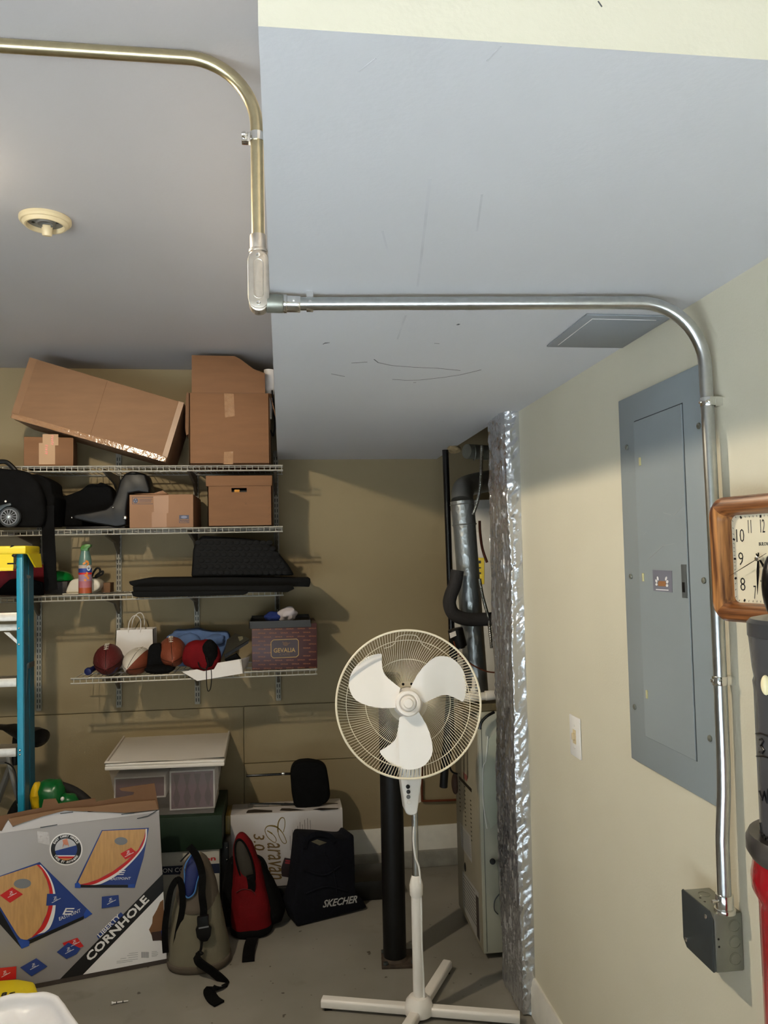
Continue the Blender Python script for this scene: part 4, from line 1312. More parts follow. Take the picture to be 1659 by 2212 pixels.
# child seat (black L-shaped shell)
pts = Q([]) or zm([(612, 1488), (640, 1462), (760, 1446), (900, 1418), (950, 1380), (985, 1300), (1020, 1180), (1060, 1120), (1130, 1092), (1240, 1120), (1280, 1250), (1275, 1290), (1180, 1275), (1098, 1285), (1080, 1420), (1080, 1560), (1000, 1580), (800, 1545), (640, 1510)], 0, 740, 1659 / 420)
t = thing('child_seat', 'black moulded bike child seat lying on the second shelf', 'seat', aY(260, 1138, 3.6))
part('shell', G().prism([aY(x, y, 3.53) for x, y in pts], (0, .15, 0), bev=.014, seg=3), mat('satin black shell', (12, 13, 15), .42, spec=.3), t)
g = G()
for px, py in ((244, 1096), (155, 1118)): g.ell(aY(px, py, 3.528), (.004, .003, .004), 10, 8)
g.ell(aY(270, 1118, 3.528), (.009, .004, .009), 12, 8)
part('rivet', g, CHROME, t)
part('base', G().box(aY(150, 1130, 3.6).x, aY(276, 1130, 3.6).x, 3.54, 3.68, zz, zz + .012, bev=.003), BLACK, t)
# soft black bag
bc = aY(190, 1100, 3.68)
g = G()
xx0 = aY(118, 1100, 3.66).x; xx1 = aY(262, 1100, 3.66).x
def heap(u, v):
    pass
prf = [aY(x, y, 3.695) for x, y in ((112, 1136), (112, 1085), (125, 1074), (150, 1068), (175, 1058), (188, 1047), (200, 1044), (208, 1047), (216, 1041), (232, 1047), (240, 1056), (246, 1090), (246, 1136))]
t = solo('soft_bag', G().prism(prf, (0, .11, 0), bev=.02, seg=3), BLACKC, 'slumped soft black bag between the wheeled bag and child seat', 'bag')
# wheeled black bag
t = thing('wheeled_bag', 'big black wheeled bag at the left end of the second shelf', 'bag', aY(30, 1138, 3.55))
prf = [aY(x, y, 3.50) for x, y in ((-95, 1136), (-95, 1010), (-40, 1000), (5, 1010), (35, 1012), (50, 1014), (80, 1022), (100, 1034), (110, 1042), (112, 1065), (118, 1072), (116, 1090), (112, 1136))]
for q in prf: q.z = min(q.z, SZ[0] - .03)
part('bag_body', G().prism(prf, (0, .18, 0), bev=.018, seg=3), BLACKC, t)
part('front_pocket', G().prism([aY(x, y, 3.43) for x, y in ((-95, 1130), (-95, 1012), (-40, 1004), (5, 1012), (35, 1014), (58, 1018), (80, 1040), (92, 1070), (96, 1110), (92, 1136), (60, 1139))], (0, .052, 0), bev=.015, seg=3), BLACKC, t)
part('handle', G().tube(crom(AY([(-30, 1008), (-8, 999), (12, 998), (26, 1008), (36, 1020)], 3.455), 6), .010, 10), BLACK, t)
part('wheel_guard', G().prism([aY(x, y, 3.418) for x, y in ((-20, 1094), (0, 1091), (22, 1086), (25, 1092), (12, 1095), (2, 1102), (-6, 1115), (-20, 1118))], (0, .03, 0), bev=.003), mat('dark slate plastic', (36, 48, 54), .4), t)
wc = aY(22, 1117, 3.408)
wl = part('wheel', G().lathe([(.014, -.014), (.033, -.016), (.040, -.012), (.043, 0), (.040, .012), (.033, .016), (.014, .014)], wc, (0, 1, 0), n=32), mat('dark grey tyre', (58, 64, 70), .5), t)
g = G()
for k in range(14):
    a = 2 * pi * k / 14
    g.tube([wc + V((cos(a) * .008, -.018, sin(a) * .008)), wc + V((cos(a) * .031, -.017, sin(a) * .031))], .0016, 6)
g.tube([wc + V((cos(a) * .031, -.016, sin(a) * .031)) for a in [i * pi / 16 for i in range(32)]], .002, 6, closed=True)
part('wheel_spokes', g, mat('grey rim', (150, 154, 164), .4, .5), wl)
part('wheel_disc', G().cyl(wc + V((0, -.0165, 0)), wc + V((0, -.012, 0)), .031, n=28), BLACK, wl)
part('hub_cap', G().ell(wc + V((0, -.018, 0)), (.009, .006, .009), 16, 10), mat('pale cap', (200, 214, 224), .25, .6), wl)
part('rivet', G().ell(aY(12, 1083, 3.427), (.0045, .003, .0045), 12, 8), WHITEP, t)
# hanging strap
solo('hanging_strap', G().ribbon([aY(104, 1092, 3.478), aY(104, 1140, 3.476), aY(105, 1165, 3.476), aY(107, 1200, 3.476), aY(109, 1255, 3.476), aY(111, 1275, 3.478)], (1, 0, 0), .050, .007), BLACKC, 'wide black strap hanging from the second shelf down to the third', 'strap')

# ================================================================ THIRD SHELF
zz = SZ[2] + .004
# spray can
cb_ = aY(184, 1281, 3.515)
o = (cb_.x, 3.515, zz)
S_ = (aY(184, 1176, 3.515).z - zz) / 106.0
R_ = 13.2 / F * 3.45
t = thing('spray_can', 'tapered air freshener spray can with a green trigger cap', 'spray can', o)
part('can', G().lathe([(0, 0), (R_, 0), (R_, 62 * S_), (R_ * .98, 70 * S_), (R_ * .85, 80 * S_), (R_ * .68, 88 * S_), (R_ * .60, 94 * S_)], o, n=32), mat('pale teal can', (92, 124, 116), .3), t)
g = G().prism([aY(x, y, 3.497) for x, y in ((174, 1190), (173, 1183), (177, 1178), (185, 1175), (196, 1176), (195, 1181), (190, 1185), (190, 1190))], (0, .034, 0), bev=.003)
part('trigger_cap', g, mat('leaf green plastic', (58, 112, 38), .35), t)
def band(z0, z1, m, nm, a0=0, a1=2 * pi, r=R_ + .0006):
    g = G()
    g.rows([[V((o[0] + r * cos(a0 + (a1 - a0) * i / 32), o[1] + r * sin(a0 + (a1 - a0) * i / 32), o[2] + z)) for i in range(33)] for z in (z0 * S_, z1 * S_)], closed=False)
    return part(nm, g, m, t)
band(2, 14, mat('orange print', (0, 0, 0)) if False else mat('can orange', (164, 78, 42), .3), 'label_band')
band(14, 28, mat('can pink', (166, 98, 106), .3), 'label_band')
band(28, 42, mat('can lilac', (154, 122, 142), .3), 'label_band')
band(42, 46, REDPR, 'label_band')
band(46, 55, mat('can blue', (40, 64, 140), .3), 'label_band')
band(55, 62, mat('can cream', (176, 160, 148), .3), 'label_band')
g = G()
for x, y, rx, ry, rr in ((188, 1213, 4, 2.4, .5), (182, 1217, 4, 2.4, -.6), (190, 1219, 4, 2, -1), (186, 1243, 4, 3, .3), (190, 1248, 4, 2.4, .9), (184, 1253, 3, 2.4, 0), (188, 1238, 3, 2, 1.2)):
    def hit(px, py):
        d = ray(px, py); a = d.x ** 2 + d.y ** 2; b = -2 * (o[0] * d.x + o[1] * d.y); c_ = o[0] ** 2 + o[1] ** 2 - (R_ + .001) ** 2
        return CAM + d * ((-b - sqrt(max(0, b * b - 4 * a * c_))) / (2 * a))
    P_ = [hit(*p) for p in pell((x, y), rx, ry, 10, rr)]
    g.prism(P_, (0, -.0006, 0))
part('flower_print', g, mat('flower orange', (216, 132, 50), .35), t)
part('round_badge', G().prism([hit(*p) for p in pell((191.5, 1227), 4.2, 6, 16)], (0, -.0008, 0)), mat('badge white', (206, 216, 220), .35), t)
# white visor / iron, ball, box, cord
t = thing('white_visor', 'cream plastic cap shape lying behind the spray can', 'visor', aY(180, 1280, 3.58))
part('body', G().prism([aY(x, y, 3.55) for x, y in ((140, 1282), (144, 1270), (150, 1256), (160, 1250), (200, 1249), (212, 1254), (217, 1263), (213, 1272), (200, 1281))], (0, .11, 0), bev=.012, seg=3), mat('cream plastic', (206, 198, 180), .5), t)
part('rim', G().box(aY(136, 1280, 3.545).x, aY(172, 1280, 3.545).x, 3.535, 3.56, zz, zz + .004), mat('cream plastic', (0, 0, 0)), t)
g = G().tube(crom(AY([(198, 1246), (203, 1235), (210, 1227), (216, 1230), (214, 1240), (206, 1245), (214, 1238), (222, 1234), (221, 1240), (208, 1247), (200, 1249)], 3.60), 6), .0045, 8)
solo('charging_cable', g, BLACK, 'black cord loops standing up beside the spray can', 'cord')
solo('small_carton', G().box(aY(219, 1270, 3.62).x, aY(238, 1270, 3.62).x, 3.62, 3.70, zz, aY(225, 1259, 3.62).z, bev=.001), CARDD, 'tiny brown carton right of the cream visor', 'box')
bx0_, bx1_ = aY(96, 1270, 3.60).x, aY(146, 1270, 3.60).x
zbx = aY(130, 1256, 3.60).z
solo('dark_crate', G().box(bx0_, bx1_, 3.60, 3.80, zz, zbx, bev=.004), mat('dark brown crate', (34, 26, 24), .6), 'dark box under the green dome on the third shelf', 'box')
gc = aY(128, 1258, 3.68)
t = thing('green_helmet', 'glossy green domed helmet on the dark box', 'helmet', (gc.x, 3.69, zbx))
part('dome', G().ell((gc.x, 3.69, zbx + .002), (.060, .075, .046), 28, 18, zmin=zbx + .001), GREEN, t)
part('rim', G().tube([(gc.x + .060 * cos(a), 3.69 + .075 * sin(a), zbx + .005) for a in [i * pi / 16 for i in range(32)]], .004, 8, closed=True), GREEN, t)
solo('maroon_cushion', G().prism([aY(x, y, 3.62) for x, y in ((56, 1284), (60, 1232), (72, 1222), (86, 1219), (98, 1220), (98, 1284))], (0, .14, 0), bev=.012, seg=3), MAROON, 'maroon cloth bundle between the ladder and hanging strap', 'cloth')
solo('red_jacket', G().prism([aY(x, y, 3.56) for x, y in ((-60, 1284), (-60, 1250), (-20, 1238), (10, 1232), (36, 1228), (50, 1232), (50, 1284))], (0, .2, 0), bev=.02, seg=3), mat('crimson cloth', (120, 10, 24), .8, var=.3, vs=18, bump=.3, bs=20), 'crimson cloth heap behind the ladder top', 'cloth')
solo('dark_bag', G().prism([aY(x, y, 3.53) for x, y in ((-60, 1286), (-10, 1280), (8, 1262), (20, 1252), (52, 1248), (92, 1258), (94, 1286))], (0, .02, 0), bev=.006), BLACKC, 'dark bag lying at the front of the third shelf behind the ladder', 'bag')
# folded black canopy / table
t = thing('folded_screen', 'long folded black board stack jutting off the third shelf', 'folding board', aY(470, 1290, 3.55))
for i, (pts, y0_, dp) in enumerate((
    ([(278, 1256), (313, 1249), (500, 1247), (670, 1249), (671, 1258), (668, 1268), (640, 1267), (500, 1268), (290, 1268), (280, 1262)], 3.50, .24),
    ([(286, 1267), (632, 1264), (636, 1272), (622, 1279), (288, 1280)], 3.44, .044),
    ([(283, 1278), (536, 1276), (534, 1282), (526, 1285), (300, 1291), (287, 1288)], 3.425, .05))):
    part('board', G().prism([aY(x, y, y0_) for x, y in pts], (0, dp, 0), bev=.003), mat('matt black board', (7, 7, 7), .8, spec=.2), t)
# quilted cover
t = thing('quilted_cover', 'black quilted cover standing on the folded boards', 'cover', aY(520, 1249, 3.6))
pts = zm([(280, 535), (300, 240), (345, 160), (385, 120), (560, 130), (780, 145), (870, 155), (1020, 175), (1130, 290), (1220, 400), (1285, 540)], 350, 1130, 1659 / 370)
P0 = [aY(x, y, 3.545) for x, y in pts]
for q in P0: q.z = max(q.z, aY(500, 1247, 3.50).z + .001)
part('cover', G().prism(P0, (0, .17, 0), bev=.02, seg=3), mat('black quilting', (7, 7, 8), .7, var=.1, spec=.2), t)
g = G()
random.seed(3)
for r_ in range(6):
    for c_ in range(14):
        px, py = 428 + c_ * 14 + (7 if r_ % 2 else 0), 1172 + r_ * 13
        if px > 590 + (py - 1172) * .45 or px < 424: continue
        p = aY(px, py, 3.544)
        g.ell(p, (.014, .0012, .011), 10, 6)
part('quilt_pad', g, mat('black quilting', (0, 0, 0)), t, kind='stuff')

# ================================================================ LOWEST SHELF
zz = SZ[3] + .004
solo('flashlight', G().cyl(aY(190, 1451, 3.52), aY(207, 1441, 3.60), .013, .011, n=18, bev=.002).cyl(aY(189, 1451.5, 3.515), aY(193, 1449, 3.53), .0165, n=18, bev=.003), mat('dark blue plastic', (26, 34, 82), .35), 'small dark blue flashlight at the left end of the lowest shelf', 'flashlight')
def football(name, lab, c, L, Rr, yaw, pitch, roll, m, m2=None, stripe=None):
    rot = Matrix.Rotation(yaw, 3, 'Z') @ Matrix.Rotation(pitch, 3, 'Y') @ Matrix.Rotation(roll, 3, 'X')
    t = thing(name, lab, 'football', c, 'footballs on the lowest shelf')
    def rad(x): return Rr * max(0.0, cos(x / L * pi / 2)) ** .72
    def surf(g, a0, a1, x0=-L, x1=L, off=0, nx=22, na=24):
        rows = []
        for i in range(nx + 1):
            x = x0 + (x1 - x0) * i / nx
            r = rad(x) + off
            rows.append([V(c) + rot @ V((x, r * cos(a0 + (a1 - a0) * k / na), r * sin(a0 + (a1 - a0) * k / na))) for k in range(na + (0 if abs(a1 - a0 - 2 * pi) < 1e-6 else 1))])
        g.rows(rows, closed=abs(a1 - a0 - 2 * pi) < 1e-6)
        return g
    b_ = part('ball', surf(G(), 0, 2 * pi), m, t)
    if m2:
        for a in m2[1]: part('panel', surf(G(), a, a + pi / 2, off=.0008, na=10), m2[0], t)
    g = G()
    for k in range(4):
        a = pi / 4 + k * pi / 2
        g.tube([V(c) + rot @ V((x, (rad(x) + .0003) * cos(a), (rad(x) + .0003) * sin(a))) for x in [-L * .97 + 1.94 * L * i / 20 for i in range(21)]], .0012, 5)
    part('seam', g, BLACK, t, kind='stuff')
    lc = pi / 4
    g = G()
    def sp(x, a, o=.0025): return V(c) + rot @ V((x, (rad(x) + o) * cos(a), (rad(x) + o) * sin(a)))
    for k in range(5):
        x = -.034 + k * .017
        g.tube([sp(x, lc - .15), sp(x, lc, .003), sp(x, lc + .15)], .0016, 6)
    g.tube([sp(-.04 + .08 * i / 6, lc, .0034) for i in range(7)], .0018, 6)
    part('lace', g, LEATHW, t)
    if stripe:
        for x in stripe:
            g = surf(G(), 2.7, 4.9, x, x + .018, .0009, 3, 14)
            part('blue_patch', g, mat('blue ball print', (48, 56, 110), .5), t)
    return t
def fc(px, py, y): 
    p = aY(px, py, y); return p
r1 = 30.5 / F * 3.45
football('football', 'maroon football with blue patches left of the paper bag', fc(234, 1424, 3.60), .125, r1, radians(97), radians(-14), radians(40), LEATH1, stripe=(-.085, -.03))
football('football.001', 'half white half brown football in front of the paper bag', fc(297, 1428, 3.585), .118, r1 * .90, radians(78), radians(-10), radians(60), LEATH2, (LEATHW, (-1.9, -.35)))
football('football.002', 'reddish brown football propped on a black glove', fc(372, 1408, 3.61), .125, r1, radians(98), radians(-14), radians(40), mat('orange brown leather', (128, 62, 38), .55, var=.1, vs=14, bump=.3, bs=300))
t = thing('black_glove', 'black glove and cap heaped under the brown football', 'glove', aY(345, 1455, 3.56))
part('palm', G().prism([aY(x, y, 3.545) for x, y in ((313, 1453), (316, 1440), (320, 1400), (326, 1392), (345, 1390), (350, 1410), (352, 1433), (378, 1437), (376, 1448), (362, 1456), (330, 1457))], (0, .05, 0), bev=.008, seg=3), BLACKC, t)
part('cuff', G().ell(aY(345, 1446, 3.52), (.062, .04, .018), 24, 12, amp=.12, fr=20), BLACKC, t)
# paper bag
x0, x1 = aY(249, 1380, 3.70).x, aY(331, 1380, 3.70).x
zt_ = aY(290, 1360, 3.70).z
t = thing('paper_bag', 'white paper gift bag with two cord handles', 'bag', ((x0 + x1) / 2, 3.74, zz))
g = G().prism([V((x0 - .006, 3.70, zz)), V((x1 + .004, 3.70, zz)), V((x1, 3.70, zt_)), V((x0 + .003, 3.70, zt_))], (0, .004, 0)).prism([V((x0 - .006, 3.79, zz)), V((x1 + .004, 3.79, zz)), V((x1 + .002, 3.78, zt_ + .002)), V((x0 + .005, 3.78, zt_ + .002))], (0, .004, 0))
g.prism([V((x0 - .006, 3.70, zz)), V((x0 - .006, 3.79, zz)), V((x0 + .003, 3.784, zt_)), V((x0 + .003, 3.70, zt_))], (.003, 0, 0)).prism([V((x1 + .001, 3.70, zz)), V((x1 + .001, 3.79, zz)), V((x1 - .003, 3.784, zt_)), V((x1 - .003, 3.70, zt_))], (.003, 0, 0)).box(x0, x1, 3.70, 3.79, zz, zz + .004)
part('body', g, WPAPER, t)
for y_, pts in ((3.698, ((277, 1366), (279, 1345), (288, 1331), (297, 1331), (304, 1342), (303, 1366))), (3.785, ((284, 1364), (287, 1340), (296, 1326), (306, 1325), (312, 1340), (311, 1364)))):
    part('handle', G().tube(crom(AY(pts, y_), 6), .0022, 6), WPAPER, t)
# blue cloth
t = solo('blue_cloth', G().prism([aY(x, y, 3.72) for x, y in ((358, 1375), (372, 1370), (376, 1361), (395, 1362), (428, 1358), (440, 1363), (460, 1366), (490, 1366), (496, 1375), (494, 1388), (488, 1396), (470, 1440), (380, 1440), (364, 1400))], (0, .08, 0), bev=.02, seg=3).ell(aY(405, 1383, 3.72), (.055, .03, .03), amp=.35, fr=22).ell(aY(465, 1382, 3.71), (.05, .03, .026), amp=.35, fr=22), DENIM, 'crumpled pale blue cloth behind the red pouch', 'cloth')
# red pouch
t = thing('drawstring_pouch', 'small red drawstring pouch with a hanging black cord', 'pouch', aY(435, 1447, 3.53))
part('pouch', G().ell(aY(433, 1416, 3.535), (.082, .045, .066), 40, 24, amp=.22, fr=13, e=.85), RED, t)
part('dark_patch', G().ell(aY(452, 1412, 3.508), (.036, .028, .058), 24, 16, amp=.2, fr=18), BLACKC, t)
g = G().tube(crom(AY([(428, 1430), (432, 1441), (445, 1446), (449, 1436), (447, 1420)], 3.485), 6), .0025, 6)
g.tube(crom(AY([(446, 1440), (446, 1462), (447, 1483), (450, 1493), (455, 1486), (457, 1465), (456, 1444)], 3.468), 6), .0020, 6)
part('cord', g, BLACK, t)
# white carton tray
t = thing('card_tray', 'open white card tray tipped over the front of the lowest shelf', 'tray', aY(465, 1468, 3.5))
PT = [aY(393, 1451, 3.50), aY(426, 1471, 3.462), aY(523, 1455, 3.462), aY(519, 1423, 3.47), aY(470, 1430, 3.48), aY(440, 1448, 3.48)]
part('front_flap', G().prism([aY(x, y, 3.468) for x, y in ((393, 1451), (426, 1471), (523, 1455), (518, 1424), (470, 1432), (462, 1446), (440, 1450), (425, 1446))], (0, .003, 0)), WPAPER, t)
part('end_flap', G().prism([aY(523, 1455, 3.468), aY(519, 1424, 3.468), aY(538, 1418, 3.56), aY(534, 1433, 3.56)], (.003, 0, 0)), WPAPER, t)
x0, x1 = aY(430, 1450, 3.5).x, aY(521, 1450, 3.5).x
part('floor', G().box(x0, x1, 3.485, 3.64, zz, zz + .002), WPAPER, t)
# dark folder
t = thing('dark_folder', 'open dark folder leaning in the white card tray', 'folder', aY(510, 1420, 3.6))
part('cover', G().prism([aY(484, 1414, 3.53), aY(538, 1381, 3.50), aY(508, 1370, 3.66), aY(490, 1384, 3.66)], (0, .003, .004)), mat('dark olive cover', (52, 50, 42), .5), t)
part('pages', G().prism([aY(484, 1414, 3.525), aY(538, 1383, 3.495), aY(536, 1390, 3.495), aY(486, 1422, 3.525)], (0, .05, 0)), BLACK, t)
part('label', G().prism([aY(514, 1378, 3.565), aY(524, 1377, 3.565), aY(526, 1384, 3.545), aY(517, 1386, 3.545)], (0, -.004, .006)), mat('olive sticker', (112, 106, 84), .5), t)
part('lining', G().prism([aY(x, y, 3.50) for x, y in ((485, 1425), (510, 1412), (520, 1424), (490, 1432))], (0, .03, 0)), BLACKC, t)
# coffee carton
Yf = 3.50
x0, x1 = aY(544, 1400, Yf).x, aY(685, 1400, Yf).x
z0, z1 = zz, aY(615, 1348, Yf).z
t = thing('coffee_carton', 'brown patterned coffee carton on the right end of the lowest shelf', 'box', ((x0 + x1) / 2, 3.65, z0))
part('body', G().box(x0, x1, Yf, 3.80, z0, z1, bev=.002), COFFEE, t)
zlid0, zlid1 = aY(600, 1356, Yf - .004).z, aY(600, 1341, Yf - .004).z
xl0, xl1 = aY(538, 1345, Yf - .004).x, aY(672, 1345, Yf - .004).x
g = G().box(xl0, xl1, Yf - .004, Yf - .001, zlid0, zlid1).box(xl0, xl0 + .003, Yf - .004, 3.80, zlid0, zlid1).box(xl1 - .003, xl1, Yf - .004, 3.80, z1 + .002, zlid1).box(xl0, xl1, 3.797, 3.80, z1 + .002, zlid1 + .004).box(xl0, xl1, Yf - .003, 3.80, z1 + .001, z1 + .004)
part('lid_tray', g, LIDB, t)
pl = plY(Yf)
k9 = 1659 / 170.0
Q = lambda pts: zm(pts, 530, 1310, k9)
g = G()
for r_ in range(11):
    yL = 492 + r_ * 82.5
    off = 0 if r_ % 2 == 0 else 118
    for c_ in range(7):
        xa = 148 + off + c_ * 238
        yy = yL - (xa - 148) * .022
        if xa + 155 > 1500: continue
        if 520 < xa + 100 and xa < 1130 and 690 < yy < 1090: continue
        a, b = Q([(xa, yy + 8), (xa + 155, yy + 5)])
        ptext(g, 'GEVALIA', a, b, pl, 2.6)
part('pattern_print', g, ORPR, t, kind='stuff')
oc = [(590, 705), (1080, 685), (1120, 720), (1122, 1020), (1075, 1065), (590, 1085), (545, 1045), (540, 755)]
lb = part('label_plate', pprint(G(), Q(oc), pl, .0002), mat('label brown', (46, 22, 22), .4), t)
g = G()
for a, b in zip(oc, oc[1:] + oc[:1]): pline(g, *Q([a, b]), 1.4, pl, .0008)
ptext(g, 'GEVALIA', *Q([(597, 972), (1055, 958)]), pl, 9.2, .0008, offset=.015)
part('gold_print', g, GOLDPR, lb)
g = ptext(G(), 'KAFFE', *Q([(725, 1040), (940, 1030)]), pl, 4.6, .0008)
pprint(g, Q(pell((850, 790), 60, 42, 12)), pl, .0008)
pprint(g, Q([(775, 745), (800, 738), (830, 790), (810, 810)]), pl, .0009); pprint(g, Q([(900, 775), (940, 755), (948, 772), (905, 800)]), pl, .0009)
part('dim_print', g, mat('dim gold print', (92, 62, 40), .5), lb)
c0 = aY(590, 1335, 3.60)
solo('navy_rag', G().ell((c0.x, 3.62, z1 + .026), (.045, .05, .022), 28, 16, amp=.35, fr=22, zmin=z1 + .006), NAVYB, 'royal blue rag in the lid of the coffee carton', 'cloth')
c0 = aY(620, 1330, 3.58)
solo('white_rag', G().ell((c0.x, 3.60, z1 + .034), (.042, .04, .034), 28, 18, amp=.4, fr=24, zmin=z1 + .006), mat('pale rag', (186, 176, 176), .9, var=.05), 'crumpled pale rag beside the blue rag on the coffee carton', 'cloth')
# ================================================================ STEP LADDER
YL = 3.20
t = thing('step_ladder', 'teal fibreglass stepladder with a yellow top cap at the left edge', 'ladder', aY(45, 2030, YL))
r0, r1, r2, r3 = aY(35, 1196, YL), aY(48, 1196, YL), aY(54, 2030, YL), aY(40, 2030, YL)
r2.z = r3.z = .012
W_ = r1.x - r0.x
for dx in (0, -.46):
    d = V((dx, 0, 0))
    sd_ = 1 if dx == 0 else -1
    g = G().prism([p + d for p in (r0, r1, r2, r3)], (0, .006, 0), bev=.0015)
    g.prism([p + d + V((0, .056, 0)) for p in (r0, r1, r2, r3)], (0, .006, 0))
    part('front_rail', g, TEAL, t)
    e0, e1 = (r1, r2) if dx == 0 else (r0, r3)
    part('rail_web', G().prism([e0 + d + V((-.003, 0.004, 0)), e0 + d + V((-.003, .058, 0)), e1 + d + V((-.003, .058, 0)), e1 + d + V((-.003, .004, 0))], (.006 if dx == 0 else .006, 0, 0)), TEALD, t)
    g = G().prism([e0 + d + V((-.002, .068, 0)), e0 + d + V((-.002, .128, 0)), e1 + d + V((-.002, .128, 0)), e1 + d + V((-.002, .068, 0))], (.005, 0, 0))
    g.prism([p + d + V((0, .066, 0)) for p in (r0, r1, r2, r3)], (0, .006, 0))
    part('rear_rail', g, TEALD, t)
    part('foot', G().box(min(r3.x, r2.x) + dx - .004, max(r3.x, r2.x) + dx + .004, YL - .004, YL + .13, 0, .03, bev=.004), BLACK, t)
xin = r0.x
for i, py in enumerate((1333, 1475, 1626, 1790)):
    z = aY(20, py, YL).z
    xr_ = r0.x + .004
    part('step', G().box(xr_ - .46, xr_, YL - .002, YL + .078, z - .016, z + .017, bev=.002), ALU, t)
z = aY(20, 1359, YL).z
part('spreader_bar', G().box(r0.x - .46, r0.x + .002, YL + .068, YL + .072, z - .012, z + .014, bev=.001), ALU, t)
part('diagonal_brace', G().prism(AY([(8, 1366), (20, 1366), (38, 1384), (38, 1392)], YL + .05), (0, .004, 0)), ALU, t)
for px, py in ((41, 1357), (41, 1392), (43, 1621), (43, 1630)):
    p = aY(px, py, YL)
    part('rivet', G().ell((p.x, YL - .0005, p.z), (.0045, .004, .0045), 12, 8), CHROME, t)
# side stickers and metal spreader links on the right web
def webp(px, py, o=.0035):
    return aX(px, py, r1.x + o)
def wsheet(pts, m, nm):
    return part(nm, G().prism([webp(*p) for p in pts], (.0006, 0, 0)), m, t)
wsheet([(57, 1241), (66, 1244), (66, 1320), (58, 1316)], mat('grey sticker', (120, 126, 124), .5), 'sticker')
s_ = wsheet([(58, 1326), (67, 1329), (68, 1398), (60, 1394)], mat('pale sticker', (150, 146, 120), .5), 'sticker')
g = G()
for ya_, yb2 in ((1335, 1352), (1376, 1392)): g.prism([webp(59.5, ya_, .0045), webp(66, ya_ + 2, .0045), webp(66.5, yb2 + 2, .0045), webp(60, yb2, .0045)], (.0004, 0, 0))
part('yellow_block', g, mat('sticker yellow', (150, 140, 40), .5), s_)
wsheet([(63, 1566), (69, 1566), (69, 1606), (63, 1608)], mat('pale sticker', (0, 0, 0)), 'sticker')
part('spreader_link', G().tube([webp(59, 1434, .008), webp(55, 1526, .008)], .0022, 8).tube([webp(65.5, 1440, .008), webp(67, 1548, .008)], .0018, 8).box(webp(58, 1434).x, webp(58, 1434).x + .01, webp(57, 1434).y, webp(69, 1434).y, webp(60, 1443).z, webp(60, 1431).z), STEELD, t)
# top cap
cz1 = aY(30, 1179, YL - .03).z
cz0 = aY(30, 1233, YL - .03).z
xa, xb_ = r0.x - .50, aY(52, 1185, YL - .03).x
xlip = aY(69, 1225, YL + .1).x
g = G().box(xa, xb_ + .006, YL - .03, YL + .15, cz1 - .032, cz1, bev=.006)
g.box(xa, r0.x - .002, YL - .026, YL - .02, cz0, cz1 - .025).box(xa, r0.x - .002, YL - .028, YL - .02, cz0, cz0 + .012, bev=.002)
g.prism([V((xb_ + .005, YL - .015, cz1 - .03)), V((xb_ + .005, YL + .14, cz1 - .03)), V((xb_ + .012, YL + .14, cz0 + .01)), V((xb_ + .012, YL + .06, cz0 + .01))], (.006, 0, 0))
part('top_cap', g, YEL, t)
g = G().box(aY(15, 1217, YL - .03).x, aY(34, 1217, YL - .03).x, YL - .0275, YL - .024, aY(20, 1219, YL - .03).z, aY(20, 1216, YL - .03).z)
g.prism([aY(x, y, YL - .031) for x, y in ((21, 1183), (24, 1178), (32, 1178), (27, 1181))], (0, .001, 0)).ell(aY(30, 1200, YL - .027), (.008, .002, .006), 14, 8)
part('black_marking', g, BLACK, t)

# ================================================================ BICYCLE
t = thing('bicycle', 'silver bicycle with a black saddle parked behind the ladder', 'bicycle', aY(129, 2000, 3.47))
yw = 3.47
wc = aY(129, 1834, yw)
Rw = 151 / F * (wc - CAM).dot(FWD)
wc.z = max(wc.z, Rw)
part('tyre', G().tube([wc + V((cos(a) * (Rw - .02), 0, sin(a) * (Rw - .02))) for a in [i * 2 * pi / 72 for i in range(72)]], .021, 12, closed=True), RUBBER, t)
wl = part('rim', G().tube([wc + V((cos(a) * (Rw - .046), 0, sin(a) * (Rw - .046))) for a in [i * 2 * pi / 64 for i in range(64)]], .009, 8, closed=True), BIKEM, t)
g = G()
for k in range(28):
    a = 2 * pi * k / 28
    g.tube([wc + V((cos(a + .5) * .02, .02 if k % 2 else -.02, sin(a + .5) * .02)), wc + V((cos(a) * (Rw - .05), 0, sin(a) * (Rw - .05)))], .001, 4)
part('spoke', g, BIKEM, wl, kind='stuff')
part('hub', G().cyl(wc + V((0, -.04, 0)), wc + V((0, .04, 0)), .02, n=16), BIKEM, wl)
g = G().tube(AY([(-2, 1640), (14, 1690), (38, 1752), (60, 1800)], yw - .03), .010, 10)
g.tube([aY(60, 1800, yw - .03), wc + V((0, -.045, 0))], .008, 8)
g.tube(AY([(-60, 1780), (2, 1650)], yw), .014, 10).tube(AY([(4, 1650), (-90, 1665)], yw), .015, 10).tube([aY(-60, 1780, yw), wc + V((0, -.05, .0))], .009, 8)
part('frame', g, BIKEM, t)
part('seat_post', G().cyl(aY(8, 1660, yw), aY(10, 1606, yw), .013, n=14), BLACK, t)
g = G()
sp = [((-42, 1582), .016), ((-20, 1581), .022), ((5, 1583), .034), ((35, 1588), .052), ((62, 1592), .068), ((80, 1594), .060), ((88, 1596), .03)]
rows = []
for (px, py), w in sp:
    p = aY(px, py, yw)
    th = .012 if px < 0 else (.024 if px < 40 else .036 if px < 85 else .015)
    rows.append([p + V((0, w * cos(a), th * sin(a))) for a in [i * 2 * pi / 18 for i in range(18)]])
g.rows(rows, closed=True, caps=True)
part('saddle', g, BLACK, t)
part('saddle_clamp', G().prism(AY([(8, 1598), (40, 1598), (30, 1612), (6, 1612)], yw - .02), (0, .04, 0), bev=.004), BLACK, t)
t.location.y -= .05
t.rotation_euler.z = radians(-28)
